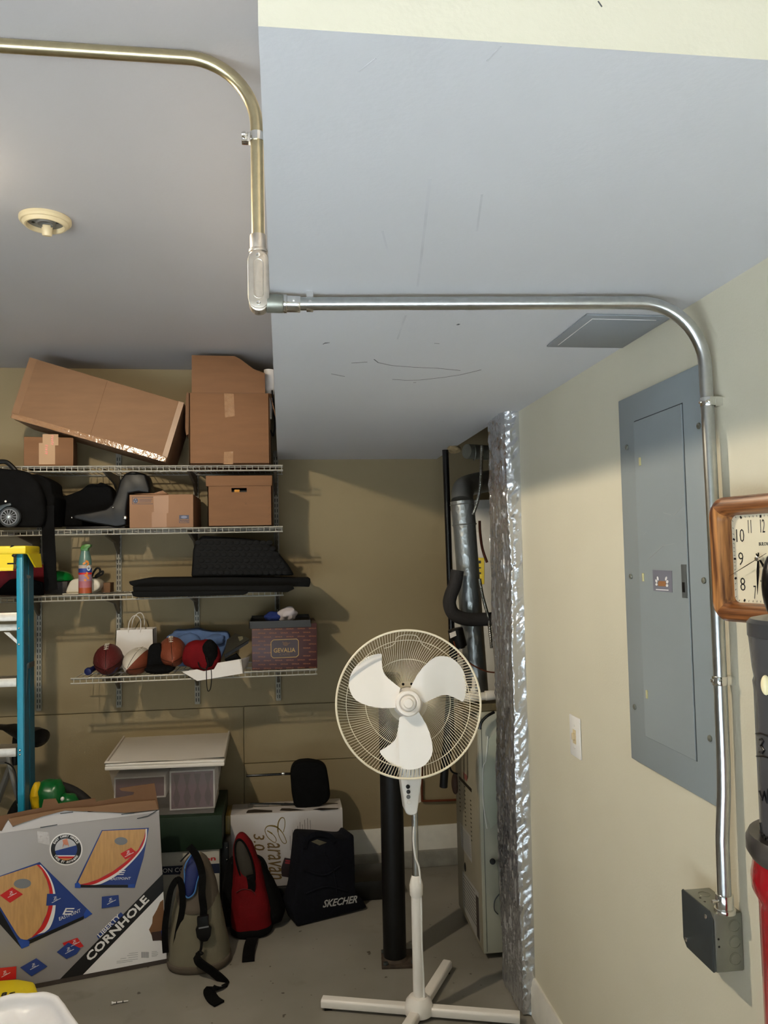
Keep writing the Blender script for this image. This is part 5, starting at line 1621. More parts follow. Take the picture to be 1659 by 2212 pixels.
part('brake_cable', G().tube(crom(AY([(2, 1655), (18, 1658), (30, 1668), (36, 1690), (38, 1740)], yw - .06), 6), .0028, 6), BLACK, t)
# green and yellow plastic bag
t = thing('plastic_bag', 'green and yellow shiny plastic bag above the printed white carton', 'bag', aY(110, 1740, 3.30))
part('green_end', G().ell(aY(110, 1718, 3.30), (.052, .05, .056), 24, 16, amp=.2, fr=20, e=.8), mat('green film', (12, 92, 40), .3), t)
part('yellow_end', G().ell(aY(81, 1722, 3.29), (.022, .04, .056), 20, 14, amp=.3, fr=24), mat('yellow film', (212, 172, 24), .3), t)
part('green_fold', G().ell(aY(147, 1730, 3.285), (.036, .03, .030), 20, 12, amp=.3, fr=24), mat('green film', (0, 0, 0)), t)
part('white_twist', G().ell(aY(135, 1726, 3.262), (.008, .008, .009), 12, 8), WHITEPR, t)

# ================================================================ PRINTED GAME CARTON
B0 = V((-.442, 3.106, .004))
ub = V((-.493, -.114, 0)).normalized()
n0 = V((.114, -.493, 0)).normalized()
th_ = radians(4)
nb = (n0 * cos(th_) + V((0, 0, 1)) * sin(th_)).normalized()
pl = (B0, nb)
TR, TL = aP(344, 1752, pl), aP(-45, 1803, pl)
BL = B0 + ub * .60
t = thing('game_carton', 'large white printed lawn game carton leaning in front of the ladder', 'box', B0)
back = -nb * .105
back.z = 0
part('body', G().prism([B0, BL, TL, TR], back, bev=.003), GCARD, t)
OFF = .0006
def pr(pts, off=OFF, th=.0004): return pprint(G(), pts, pl, off, th)
Z6 = lambda pts: zm(pts, 0, 1850, 1659 / 380)
Z5 = lambda pts: zm(pts, 0, 1540, 1659 / 370)
# flaps
part('front_flap', pr([(-45, 1800), (4, 1795), (18, 1771), (28, 1786), (90, 1764), (140, 1751), (215, 1755), (290, 1757), (344, 1750), (343, 1754), (150, 1779), (0, 1800)], .0004, .0006), WCARD, t)
g = pprint(G(), [(-45, 1770), (0, 1764), (62, 1751), (90, 1746), (94, 1728), (120, 1726), (126, 1737), (205, 1725), (208, 1733), (288, 1718), (290, 1712), (262, 1709), (258, 1704), (290, 1699), (334, 1693), (339, 1723), (344, 1749), (290, 1756), (215, 1754), (140, 1750), (90, 1763), (27, 1786), (17, 1770), (4, 1795), (-45, 1800)], pl, -.012, .004)
part('top_flap', g, CARDD, t)
g = pprint(G(), [(27, 1784), (18, 1768), (60, 1760), (140, 1746), (200, 1742), (270, 1733), (335, 1728), (342, 1748), (270, 1755), (205, 1752), (140, 1750), (90, 1763)], pl, .002, .004)
part('folded_flap', g, CARD, t)
g = G()
for a, b in (((87, 1787), (124, 1781)), ((130, 1757), (158, 1754)), ((262, 1759), (290, 1756)), ((296, 1768), (320, 1762)), ((320, 1762), (343, 1748))): pline(g, a, b, 1.6, pl, .0028)
part('staple_slot', g, BLACKPR, t, kind='stuff')
part('glare_patch', pr([(80, 1795), (106, 1798), (108, 1826), (82, 1820)], .0003, .0003), mat('pale glare film', (186, 182, 182), .12, bump=.4, bs=60, coat=.8), t)  # pale glossy patch holding the carton's round glare in its colour
# lower right white triangle, black band
part('white_panel', pr(Z6([(765, 1130), (1540, 330), (1570, 965)]), .0003, .0003), WHITEPR, t)
bd = part('black_band', pr(Z6([(550, 1172), (1538, 160), (1541, 328), (765, 1132)]), .0005, .0004), BLACKPR, t)
part('title', ptext(G(), 'CORNHOLE', (850 / 4.366, 1850 + 992 / 4.366), (1408 / 4.366, 1850 + 412 / 4.366), pl, 17.5, .0012, offset=.03), WHITEPR, bd)
lb = part('blue_strip', pr(Z6([(912, 748), (1140, 525), (1165, 552), (930, 778)]), .0005, .0004), BLUEP, t)
part('subtitle', ptext(G(), 'LIBERTY', (945 / 4.366, 1850 + 765 / 4.366), (1140 / 4.366, 1850 + 567 / 4.366), pl, 9.5, .0012, offset=.015), WHITEPR, lb)
part('torn_hole', pr(Z6([(1540, 405), (1510, 430), (1480, 500), (1440, 570), (1435, 630), (1405, 690), (1430, 745), (1440, 795), (1500, 790), (1560, 800), (1550, 600)]), .0006, .0003), CARD2, t)
part('torn_shadow', pr(Z6([(1425, 715), (1530, 700), (1530, 790), (1440, 795)]), .0009, .0003), mat('torn hole shadow brown', (62, 44, 40), .7), t)  # dark patch painting the shade inside the torn hole
part('blue_corner', pr(Z6([(1520, 700), (1560, 665), (1560, 775), (1525, 775)]), .0012, .0003), BLUEB, t)
g = G()
for i in range(9): pline(g, *Z6([(1337 + i * 8, 900), (1337 + i * 8, 955)]), .9 if i % 3 else 1.3, pl, .0008)
for y, a, b in ((915, 1215, 1300), (935, 1200, 1300), (955, 1210, 1300), (965, 1135, 1190), (990, 1100, 1300), (1005, 1100, 1250), (900, 1430, 1480), (915, 1430, 1490), (930, 1430, 1490), (942, 1430, 1480)):
    pline(g, *Z6([(a, y), (b, y - (b - a) * .12)]), .6, pl, .0008)
part('small_print', g, GREYPR, t, kind='stuff')
# right board picture
bR = part('board_picture', pr(Z5([(985, 1135), (1442, 1112), (1390, 1400), (1305, 1692), (725, 1692), (740, 1640)])), BLUEP, t)
part('wood_face', pr(Z5([(992, 1142), (1412, 1124), (1395, 1210), (1340, 1320), (1230, 1430), (1090, 1535), (950, 1610), (850, 1645), (775, 1660), (757, 1640)]), .0011, .0003), WOODPR, bR)
def stripe(P0, P1, m, nm, par, off):
    A, B = crom([V((x, y, 0)) for x, y in P0], 5), crom([V((x, y, 0)) for x, y in P1], 5)
    g = G()
    for i in range(len(A) - 1):
        pprint(g, [(A[i].x, A[i].y), (A[i + 1].x, A[i + 1].y), (B[i + 1].x, B[i + 1].y), (B[i].x, B[i].y)], pl, off, .0003)
    part(nm, g, m, par)
wR = Z5([(1412, 1124), (1395, 1210), (1340, 1320), (1230, 1430), (1090, 1535), (950, 1610), (850, 1645), (775, 1660)])
rR = Z5([(1408, 1123), (1405, 1215), (1362, 1318), (1258, 1440), (1115, 1555), (975, 1630), (900, 1660), (840, 1664)])
hR = Z5([(1425, 1122), (1418, 1218), (1380, 1318), (1275, 1445), (1135, 1570), (1000, 1645), (940, 1662), (900, 1664)])
stripe(wR, rR, REDPR, 'red_stripe', bR, .0014)
stripe(rR, hR, WHITEPR, 'white_stripe', bR, .0014)
part('hole_picture', pr(Z5(pell((1172, 1240), 63, 38, 24)), .0016, .0003), GREYPR, bR)
part('base_edge', pr(Z5([(780, 1664), (1242, 1664), (1242, 1690), (780, 1690)]), .0014, .0003), BLACKPR, bR)
part('corner_cap', pr(Z5([(725, 1650), (760, 1640), (782, 1665), (780, 1695), (725, 1692)]), .0017, .0003), BLUEB, bR)
part('corner_cap', pr(Z5([(1240, 1660), (1305, 1655), (1304, 1692), (1240, 1692)]), .0017, .0003), BLUEB, bR)
def logo(par, ex, ey, s, a, b, h):
    g = G()
    for k in range(3):
        y = ey - s * .9 + k * s * .42
        pprint(g, [(ex + s * (.50 - k * .2), y), (ex + s * (1.9 - k * .2), y), (ex + s * (1.8 - k * .2), y + s * .18), (ex + s * (.42 - k * .2), y + s * .18)], pl, .0018)
    pprint(g, [(ex + s * .52, ey - s * .9), (ex + s * .78, ey - s * .9), (ex + s * .28, ey + s * .1), (ex + s * .02, ey + s * .1)], pl, .0018)
    ptext(g, 'EASTPOINT', a, b, pl, h, .0018, shear=.1)
    part('logo_print', g, WHITEPR, par)
Zp = lambda x, y, z: z([(x, y)])[0]
logo(bR, *Zp(1132, 1562, Z5), 10, Zp(1072, 1618, Z5), Zp(1265, 1612, Z5), 5)
# left board picture
bL = part('board_picture', pr(Z6([(-120, 225), (375, 52), (405, 85), (872, 542), (780, 590), (205, 855), (165, 790), (0, 500), (-120, 320)])), BLUEP, t)
part('board_side', pr(Z6([(-120, 320), (0, 500), (165, 790), (205, 870), (0, 640), (-120, 520)]), .0003, .0003), BLACKPR, t)
part('base_edge', pr(Z6([(270, 790), (790, 560), (790, 590), (270, 828)]), .0011, .0003), BLACKPR, bL)
part('wood_face', pr(Z6([(-120, 230), (345, 78), (395, 130), (440, 220), (465, 310), (467, 420), (440, 540), (385, 660), (310, 755), (255, 785), (200, 780), (165, 740), (0, 470), (-120, 300)]), .0011, .0003), WOODPR, bL)
wL = Z6([(345, 78), (395, 130), (440, 220), (465, 310), (467, 420), (440, 540), (385, 660), (290, 770)])
rL = Z6([(372, 78), (425, 140), (472, 230), (498, 330), (500, 440), (475, 560), (420, 680), (350, 735)])
hL = Z6([(385, 78), (442, 145), (490, 235), (520, 340), (525, 455), (510, 570), (470, 670), (420, 715)])
stripe(wL, rL, REDPR, 'red_stripe', bL, .0014)
stripe(rL, hL, WHITEPR, 'white_stripe', bL, .0014)
part('hole_picture', pr(Z6(pell((212, 255), 82, 46, 24, -.05)), .0016, .0003), GREYPR, bL)
part('corner_cap', pr(Z6([(165, 790), (200, 775), (280, 800), (275, 840), (205, 870)]), .0017, .0003), BLUEB, bL)
part('corner_cap', pr(Z6([(790, 545), (820, 490), (870, 540), (800, 585)]), .0017, .0003), BLUEB, bL)
logo(bL, *Zp(588, 540, Z6), 14, Zp(560, 605, Z6), Zp(765, 520, Z6), 7)
# bean bags
for nm, Zx, P_, m, lg in (('red', Z5, [(1165, 1362), (1270, 1303), (1332, 1358), (1215, 1418)], REDPR, (1240, 1362)), ('blue', Z6, [(960, 378), (1118, 362), (1126, 465), (958, 488)], BLUEP, (1040, 420)),
                          ('red', Z6, [(0, 365), (115, 288), (217, 355), (95, 436)], REDPR, (105, 355)), ('blue', Z6, [(445, 350), (590, 352), (578, 455), (436, 462)], BLUEP, (520, 405)),
                          ('red', Z6, [(590, 815), (730, 765), (790, 845), (700, 880), (610, 850)], REDPR, (700, 815)), ('blue', Z6, [(535, 900), (645, 810), (760, 865), (720, 920), (630, 965)], BLUEP, (645, 885)),
                          ('blue', Z6, [(190, 1045), (342, 958), (448, 1035), (298, 1128)], BLUEP, (315, 1035)), ('red', Z6, [(-20, 1052), (155, 1035), (152, 1152), (-20, 1172)], REDPR, (45, 1105))):
    o_ = .0021 if (nm, lg[0]) != ('red', 700) else .0018
    bb = part('bean_bag_picture', pr(Zx(P_), o_, .0003), m, t)
    c_ = Zp(lg[0], lg[1], Zx)
    g = G()
    for k in range(3): pline(g, (c_[0] - 3 + k, c_[1] - 5 + k * 3), (c_[0] + 3 + k, c_[1] - 7 + k * 3), .9, pl, .0026)
    pline(g, (c_[0] + 2, c_[1] - 7), (c_[0] - 3, c_[1] + 2), .8, pl, .0026)
    pline(g, (c_[0] - 7, c_[1] + 7), (c_[0] + 12, c_[1] - 3), 1.0, pl, .0026)
    part('emblem', g, WHITEPR, bb, kind='stuff')
# round badge
bc = Zp(640, 1320, Z5)
rb_ = 160 / 4.484
bg = part('round_badge', pr(pell(bc, rb_, rb_ * .98, 48), .0006, .0004), WHITEPR, t)
part('badge_ring', pr(pell(bc, rb_ * .92, rb_ * .90, 48), .0011, .0003), BLACKPR, bg)
ri = rb_ * .67
part('badge_field', pr(pell(bc, ri, ri * .98, 40), .0015, .0003), mat('badge pale grey', (190, 190, 196), .4), bg)
def chord(a0, a1, m, nm, off):
    P_ = [(bc[0] + ri * cos(radians(a0 + (a1 - a0) * i / 24)), bc[1] + ri * .98 * sin(radians(a0 + (a1 - a0) * i / 24))) for i in range(25)]
    part(nm, pr(P_, off, .0003), m, bg)
chord(-22, 172, BLUEP, 'badge_blue', .0019)
chord(33, 147, WHITEPR, 'badge_white', .0023)
chord(40, 140, REDPR, 'badge_red', .0027)
chord(55, 125, mat('badge orange', (206, 140, 80), .4), 'badge_orange', .0031)
part('hand_picture', pr(Z5([(605, 1230), (650, 1215), (662, 1260), (668, 1300), (655, 1275), (640, 1280), (622, 1270), (605, 1305), (612, 1260)]), .0023, .0003), mat('badge flesh', (206, 132, 104), .4), bg)
g = G()
def ringtext(s, amid, span, r, top):
    n = len(s)
    for i, ch in enumerate(s):
        if ch == ' ': continue
        a = radians(amid + (i - (n - 1) / 2) * span / n * (1 if top else -1))
        c_ = (bc[0] + r * cos(a), bc[1] + r * sin(a))
        tx_, ty_ = (-sin(a), cos(a)) if top else (sin(a), -cos(a))
        w = 1.15 if ch == 'I' else 2.0
        ptext(g, ch, (c_[0] - tx_ * w, c_[1] - ty_ * w), (c_[0] + tx_ * w, c_[1] + ty_ * w), pl, 4.6, .0016, offset=.02)
ringtext('EASY CARRY HANDLE', -90, 128, rb_ * .74, True)
ringtext('TAKE IT ANYWHERE', 90, 124, rb_ * .84, False)
part('ring_text', g, WHITEPR, bg, kind='stuff')
part('bottom_lip', G().prism([B0 + nb * .001 + V((0, 0, -.003)), BL + nb * .001 + V((0, 0, -.003)), BL + nb * .001 + V((0, 0, .012)), B0 + nb * .001 + V((0, 0, .012))], nb * .001), mat('dark lip', (66, 58, 54), .7), t)

# ================================================================ STACK: PRINTER CARTON, GREEN BOX, TOTE
ZT = .677
lid = [aZ(px, py, ZT) for px, py in ((226, 1650), (485, 1640), (497, 1579), (270, 1588))]
yf_ = min(p.y for p in lid[:2]) + .03
zb = aY(430, 1762, yf_).z
xs1 = aY(480, 1790, yf_).x
solo('green_box', G().box(-.60, xs1, yf_, yf_ + .36, aY(430, 1838, yf_).z + .001, zb - .002, bev=.004), GREEND, 'dark green box between the tote and the printer carton', 'box')
zp1 = aY(430, 1838, yf_).z - .001
xp1 = aY(474, 1850, yf_ + .01).x
t = thing('printer_carton', 'white printer carton with red lettering at the bottom of the stack', 'box', (-.5, yf_ + .2, 0))
part('body', G().box(-.61, xp1, yf_ + .01, yf_ + .36, .001, zp1, bev=.003), mat('grey white carton', (176, 172, 162), .6), t)
pl = plY(yf_ + .01)
part('red_lettering', ptext(G(), 'Canon', (400, 1864), (466, 1858), pl, 9.5, .0006, offset=.025), mat('deep red print', (170, 30, 34), .5), t)
bd = part('dark_band', pprint(G(), [(345, 1872), (474, 1865), (475, 1886), (345, 1890)], pl), mat('navy band', (26, 32, 54), .4), t)
part('band_lettering', ptext(G(), 'CANON COLOR', (322, 1887), (424, 1881), pl, 9, .0009), WHITEPR, bd)
# tote
def quad_at(q, z): return [V((p.x, p.y, z)) for p in q]
t = thing('storage_tote', 'clear plastic storage tote with a white lid on the green box', 'tote', (sum((p.x for p in lid)) / 4, lid[0].y + .2, zb))
g = G().prism(quad_at(lid, ZT - .014), (0, 0, .014), bev=.006, seg=3)
cen = sum(lid, V((0, 0, 0))) / 4
ins = lambda q, k: [cen + (p - cen) * k for p in q]
q1 = ins(lid, .985)
g.tube([V((p.x, p.y, ZT + .002)) for p in q1], .007, 8, closed=True)
g.prism(quad_at(ins(lid, 1.0), ZT - .028), (0, 0, .016), bev=.004)
part('lid', g, mat('frosty white lid', (214, 206, 196), .4, var=.03, vs=4), t)
fm = bpy.data.materials.new('clear tote plastic')
fm.use_nodes = True
_b = fm.node_tree.nodes['Principled BSDF']
_b.inputs['Base Color'].default_value = rgb((176, 168, 164))
_b.inputs['Roughness'].default_value = .25
_b.inputs['Alpha'].default_value = .16
top, bot = quad_at(ins(lid, .94), ZT - .026), quad_at(ins(lid, .80), zb)
g = G().prism([top[0], top[1], bot[1], bot[0]], (0, .003, 0)).prism([top[1], top[2], bot[2], bot[1]], (-.003, 0, 0)).prism([top[2], top[3], bot[3], bot[2]], (0, -.003, 0)).prism([top[3], top[0], bot[0], bot[3]], (.003, 0, 0)).prism(bot, (0, 0, .003))
part('tub', g, fm, t)
yi = max(bot[0].y, bot[1].y) + .022
pl = plY(yi)
def framed(name, lab, q, depth, art):
    t = thing(name, lab, 'box', aY(q[0][0], q[0][1], yi))
    zbot = zb + .006
    P_ = [aY(x, y, yi) for x, y in q]
    x0, x1 = P_[0].x, P_[1].x
    z1 = P_[0].z
    z0 = max(zbot, P_[2].z)
    part('box_body', G().box(x0, x1, yi, yi + depth, z0, z1, bev=.002), WPAPER, t)
    m = .007
    f_ = part('printed_face', G().box(x0 + m, x1 - m, yi - .0008, yi + .001, z0 + m, z1 - m), PURPLE, t)
    if art:
        g = G()
        w_ = (x1 - x0 - 2 * m)
        h_ = (z1 - z0 - 2 * m)
        for k in range(4):
            cx_ = x0 + m + w_ * (k + .5) / 4
            P2 = [(-.10, .45), (.10, .45), (.02, .1), (.10, -.2), (.03, -.45), (-.03, -.45), (-.10, -.2), (-.02, .1)]
            g.prism([V((cx_ + a * w_ * .9, yi - .0009, (z0 + z1) / 2 + b * h_)) for a, b in P2], (0, -.0005, 0))
        part('goblet_print', g, PURPLED, f_)
framed('goblet_box', 'plum glassware box with white border at the right inside the tote', ((366, 1666), (464, 1660), (464, 1760)), .2, True)
framed('plum_box', 'smaller plum box with pale border at the left inside the tote', ((246, 1680), (358, 1674), (358, 1722)), .15, False)
# black case between stack and white carton
t = thing('black_case', 'narrow black case with two shiny studs beside the printer carton', 'case', aY(488, 2000, 3.42))
x0, x1 = aY(480, 1900, 3.42).x, aY(497, 1900, 3.42).x
part('shell', G().box(x0, x1, 3.40, 3.50, .001, aY(488, 1815, 3.42).z, bev=.008), BLACK, t)
for py in (1831, 1857): part('stud', G().ell(aY(490, py, 3.398), (.003, .003, .003), 10, 8), CHROME, t)

# ================================================================ BLACK LOW BOX + WHITE CARTON + HEADCOVER
zlow = .083
solo('low_black_box', G().box(aY(560, 1920, 3.5).x, aY(862, 1920, 3.5).x, 3.50, 3.70, .001, zlow, bev=.004), mat('dull black lacquer', (20, 19, 19), .45), 'long low black box on the floor behind the navy bag', 'box')
yc_ = 3.515
x0, x1 = aY(498, 1800, yc_).x, aY(741, 1800, yc_).x
z1 = aY(620, 1754, yc_).z
t = thing('cutlery_carton', 'white carton with gold script lettering on the low black box', 'box', ((x0 + x1) / 2, 3.6, zlow))
part('body', G().box(x0, x1, yc_, yc_ + .155, zlow + .001, z1, bev=.003), WCARD, t)
part('gold_edge', G().box(x0 - .022, x0, yc_ + .01, yc_ + .155, zlow + .001, z1 - .003, bev=.002), OLIVEPR, t)
pl = plY(yc_)
kq = 1659 / 280.0
Z3 = lambda pts: zm(pts, 480, 1720, kq)
g = ptext(G(), 'aravan', *Z3([(578, 600), (606, 1075)]), pl, 27, .0006, shear=.35, offset=.004)
ptext(g, '3.0', *Z3([(402, 485), (408, 700)]), pl, 23, .0006, shear=.2, offset=.006)
part('script_lettering', g, mat('brown gold print', (112, 88, 50), .4), t)
g = G()
for P_, w in (([(690, 580), (672, 592), (640, 575), (580, 520), (548, 440), (570, 390), (620, 376), (700, 395), (770, 465), (812, 550), (822, 590), (800, 605), (765, 580), (725, 500), (712, 420), (718, 340), (745, 285), (775, 272), (800, 300), (800, 390), (780, 460)], .9), ([(575, 440), (640, 480), (685, 535), (692, 575)], .9)):
    P_ = crom([V((x, y, 0)) for x, y in P_], 4)
    for a, b in zip(P_, P_[1:]):
        ww = 1.5 + 2.4 * max(0, 1 - abs(a.x - 660) / 120) * (1 if a.y < 470 else 0)
        (pa, pb) = Z3([(a.x, a.y), (b.x, b.y)])
        pline(g, pa, pb, ww, pl, .0006)
part('script_capital', g, OLIVEPR, t)
g = G()
for x, ya_, yb2 in ((868, 505, 690), (900, 430, 685), (935, 420, 670), (965, 380, 680), (995, 330, 660), (1025, 360, 520), (1055, 300, 500), (1090, 280, 500), (1125, 305, 480)):
    pline(g, *Z3([(x, ya_), (x + 6, yb2)]), 1.2, pl, .0006)
part('bullet_text', g, mat('pale grey print', (140, 134, 132), .5), t, kind='stuff')
gp = part('product_picture', pprint(G(), Z3([(798, 785), (925, 805), (1010, 780), (1040, 1040), (900, 1045), (765, 1025), (750, 935), (765, 880)]), pl), mat('dark brown picture', (46, 32, 34), .4), t)
g = G()
for P_ in ([(810, 812), (910, 825), (925, 845), (810, 832)], [(805, 840), (925, 855), (925, 868), (805, 860)], [(915, 955), (965, 950), (965, 980), (920, 985)]): pprint(g, Z3(P_), pl, .0008)
part('red_detail', g, mat('brick red print', (150, 44, 52), .4), gp)
pt = (V((0, 0, z1)), V((0, 0, 1)))
for P_ in ([(308, 208), (330, 178), (420, 168), (640, 182), (640, 205), (430, 212), (310, 218)], [(735, 185), (760, 155), (860, 155), (1060, 178), (860, 190)], [(745, 110), (800, 85), (950, 95), (1010, 118), (760, 120)], [(1160, 170), (1250, 152), (1490, 152), (1480, 165), (1260, 180)], [(1180, 95), (1300, 84), (1480, 88), (1480, 98), (1250, 110)]):
    part('blade_picture', pprint(G(), Z3(P_), pt), mat('dark blade print', (40, 32, 30), .4), t)
g = pprint(G(), Z3([(330, 95), (395, 90), (390, 140), (330, 145)]), pt)
for k in range(5): pline(g, *Z3([(410, 98 + k * 10), (600, 92 + k * 10)]), .5, pt)
part('label_print', g, GREYPR, t, kind='stuff')
# headcover
t = thing('black_headcover', 'rounded black padded cover with a thin black rod on the white carton', 'cover', aY(668, 1748, 3.60))
cP = [(627, 1672), (632, 1655), (645, 1647), (668, 1645), (695, 1650), (706, 1660), (711, 1690), (714, 1722), (708, 1734), (690, 1744), (660, 1748), (636, 1745), (630, 1715)]
part('cover', G().prism([aY(x, y, 3.555) for x, y in cP], (0, .075, 0), bev=.018, seg=3), BLACKC, t)
part('rod', G().cyl(aY(632, 1671, 3.58), aY(532, 1676, 3.58), .0055, n=12, bev=.001), BLACKG, t)
part('lower_rod', G().cyl(aY(640, 1737, 3.60), aY(540, 1736, 3.60), .004, n=10), BLACKG, t)
part('clip', G().ell(aY(612, 1671, 3.578), (.012, .006, .007), 12, 8), CHROME, t)

# ================================================================ BAGS ON THE FLOOR
# cooler bag
t = thing('cooler_bag', 'khaki cooler bag with open blue lining and black strap', 'bag', (-.33, 3.10, 0))
BX = .012
secs = [(.003, -.325, 3.10, .106, .096, 2.4), (.02, -.325, 3.10, .114, .103, 2.4), (.12, -.330, 3.11, .102, .095, 2.4), (.22, -.334, 3.125, .083, .083, 2.3), (.30, -.337, 3.14, .063, .070, 2.2), (.35, -.338, 3.15, .042, .055, 2), (.375, -.338, 3.155, .012, .02, 2)]
part('bag_body', G().sack(secs, amp=.004, fr=16), KHAKI, t)
part('base_trim', G().sack([(.001, -.325, 3.10, .110, .100, 2.4), (.012, -.325, 3.10, .117, .106, 2.4), (.026, -.3255, 3.10, .116, .105, 2.4), (.030, -.3255, 3.10, .108, .098, 2.4)]), KHAKID, t)
yk = [(.200, -.333, 3.118, .070, .087, 2.2), (.215, -.333, 3.118, .076, .0855, 2.2), (.25, -.335, 3.13, .078, .084, 2.2), (.30, -.337, 3.14, .0655, .0725, 2.2), (.35, -.338, 3.15, .044, .057, 2), (.372, -.338, 3.155, .02, .03, 2)]
part('yoke', G().sack(yk, amp=.002, fr=16), KHAKID, t)
tl = Matrix.Rotation(radians(-17), 3, 'X') @ Matrix.Rotation(radians(9), 3, 'Y')
cB = aY(415, 1888, 3.068)
part('lining', G().ell(cB, (.026, .014, .078), 24, 18, rot=tl, amp=.1, fr=30), BLUEL, t)
part('lining_trim', G().tube([cB + tl @ V((.028 * cos(a) * (1 + .15 * sin(5 * a)), -.004, .080 * sin(a))) for a in [i * 2 * pi / 40 for i in range(40)]], .003, 8, closed=True), BLUET, t)
part('strap', G().ribbon(AY([(408, 1828), (425, 1850), (437, 1890)], 3.05) + AY([(436, 1930), (440, 1965), (438, 1985)], 3.02), (1, 0, 0), .026, .004), BLACKC, t)
bk = part('buckle', G().prism(AY([(425, 1983), (450, 1978), (451, 2000), (457, 2006), (455, 2022), (448, 2034), (435, 2036), (425, 2026), (422, 2008), (426, 2002)], 2.995), (0, .018, 0), bev=.003), BLACK, t)
part('buckle_label', G().prism(AY([(429, 2004), (451, 2000), (451, 2003), (429, 2007)], 2.994), (0, .001, 0)), GREYPR, bk)
part('hook', G().tube(crom(AY([(436, 2034), (434, 2050), (430, 2058)], 2.985), 4), .005, 8).ell(aY(431, 2060, 2.98), (.015, .008, .008), 14, 8), BLACK, t)
P_ = [aY(424, 2062, 2.975), aY(430, 2078, 2.955), aY(455, 2096, 2.945), aY(478, 2115, 2.935), aY(487, 2128, 2.93)]
fl_ = [aZ(470, 2135, .006), aZ(452, 2140, .006), aZ(460, 2158, .005), aZ(474, 2168, .005)]
part('loose_strap', G().ribbon(P_ + fl_, lambda s: (.5, -.5, .7) if s < .55 else (.9, .25, 0), .040, .006), BLACKC, t)
part('side_strap', G().ribbon(AY([(358, 2058), (356, 2010), (362, 1960), (370, 1920), (384, 1900), (392, 1915), (394, 1960), (385, 2010), (378, 2055)], 3.04), (0, .3, .0) if False else (1, 0, .2), .022, .005), BLACKC, t)
part('zip_pull', G().tube(crom(AY([(408, 1842), (400, 1850), (390, 1861)], 3.04), 4), .003, 6), BLACK, t)
# red backpack
t = thing('red_backpack', 'slumped red backpack with black side panels', 'backpack', (-.14, 3.33, 0))
secs = [(.003, -.142, 3.33, .076, .09, 3), (.03, -.140, 3.33, .082, .098, 3), (.12, -.145, 3.335, .078, .09, 2.8), (.22, -.155, 3.345, .062, .07, 2.5), (.30, -.168, 3.355, .046, .055, 2.3), (.355, -.178, 3.36, .026, .035, 2), (.372, -.18, 3.36, .012, .015, 2)]
part('bag_body', G().sack(secs, amp=.006, fr=14), RED, t)
part('bottom_trim', G().sack([(.001, -.140, 3.33, .076, .09, 3), (.012, -.140, 3.33, .086, .102, 3), (.030, -.140, 3.33, .084, .100, 3), (.034, -.140, 3.33, .076, .09, 3)]), BLACKC, t)
part('side_pocket', G().sack([(.025, -.055, 3.36, .04, .06, 2.6), (.06, -.052, 3.36, .046, .07, 2.6), (.12, -.062, 3.36, .036, .06, 2.4), (.19, -.085, 3.365, .024, .045, 2.2), (.25, -.105, 3.37, .012, .03, 2)], amp=.006, fr=18), BLACKC, t)
part('side_pocket', G().sack([(.03, -.225, 3.35, .03, .06, 2.6), (.10, -.226, 3.35, .034, .06, 2.6), (.20, -.224, 3.355, .028, .05, 2.4), (.27, -.218, 3.36, .012, .03, 2)], amp=.006, fr=18), BLACKC, t)
tl = Matrix.Rotation(radians(-14), 3, 'X') @ Matrix.Rotation(radians(-16), 3, 'Y')
part('open_mouth', G().ell(aY(529, 1866, 3.300), (.029, .015, .094), 24, 18, rot=tl, amp=.08, fr=30), mat('dark olive mesh', (44, 38, 30), .8), t)
part('zip_tape', G().tube([aY(529, 1866, 3.298) + tl @ V((.030 * cos(a), -.004, .097 * sin(a))) for a in [i * 2 * pi / 40 for i in range(40)]], .004, 8, closed=True), BLACKC, t)
part('centre_strap', G().ribbon(AY([(540, 1890), (544, 1915), (540, 1930)], 3.265), (1, 0, 0), .03, .005), BLACKC, t)
part('front_seam', G().tube(crom(AY([(510, 1928), (525, 1921), (545, 1925), (554, 1940), (553, 1960)], 3.262), 5), .0025, 6), mat('dark red seam', (84, 8, 14), .8), t)
part('tail_strap', G().ribbon([aY(545, 2026, 3.232), aZ(540, 2042, .012), aZ(537, 2060, .006), aZ(536, 2076, .005)], (1, .1, 0), .045, .006), BLACKC, t)
part('shoulder_strap', G().tube(crom(AY([(553, 1848), (566, 1855), (575, 1872), (576, 1888), (570, 1886), (567, 1872)], 3.36), 5), .006, 8), BLACKC, t)
# navy tote
A, B = aZ(642, 2003, .002), aZ(792, 1966, .002)
uu = (B - A).normalized()
nn = V((uu.y, -uu.x, 0)).normalized()
if nn.y > 0: nn = -nn
pl = (A, nn)
t = thing('tote_bag', 'navy shopping tote with pale printed lettering on the floor', 'bag', (A + B) / 2)
out = [(642, 2003), (628, 1965), (640, 1925), (646, 1870), (651, 1817), (655, 1806), (700, 1808), (735, 1812), (752, 1812), (758, 1801), (766, 1805), (768, 1870), (769, 1930), (785, 1945), (795, 1962)]
P3 = [aP(x, y, pl) for x, y in out]
for p in P3: p.z = max(p.z, .002)
dep = -nn * .11
g = G().prism(P3, dep, bev=.012, seg=2)
part('bag_body', g, NAVYC, t)
g = G().ribbon([aP(x, y, pl) + nn * .003 for x, y in ((657, 1832), (662, 1812), (678, 1802), (695, 1801), (712, 1806), (722, 1818))], (0, 0, 1) if False else nn.cross(uu) , .020, .004)
part('handle', g, NAVYC, t)
part('handle_gap', pprint(G(), [(672, 1818), (685, 1813), (706, 1820), (690, 1826)], pl, .0006, .0006), mat('olive tan', (96, 90, 72), .8), t)
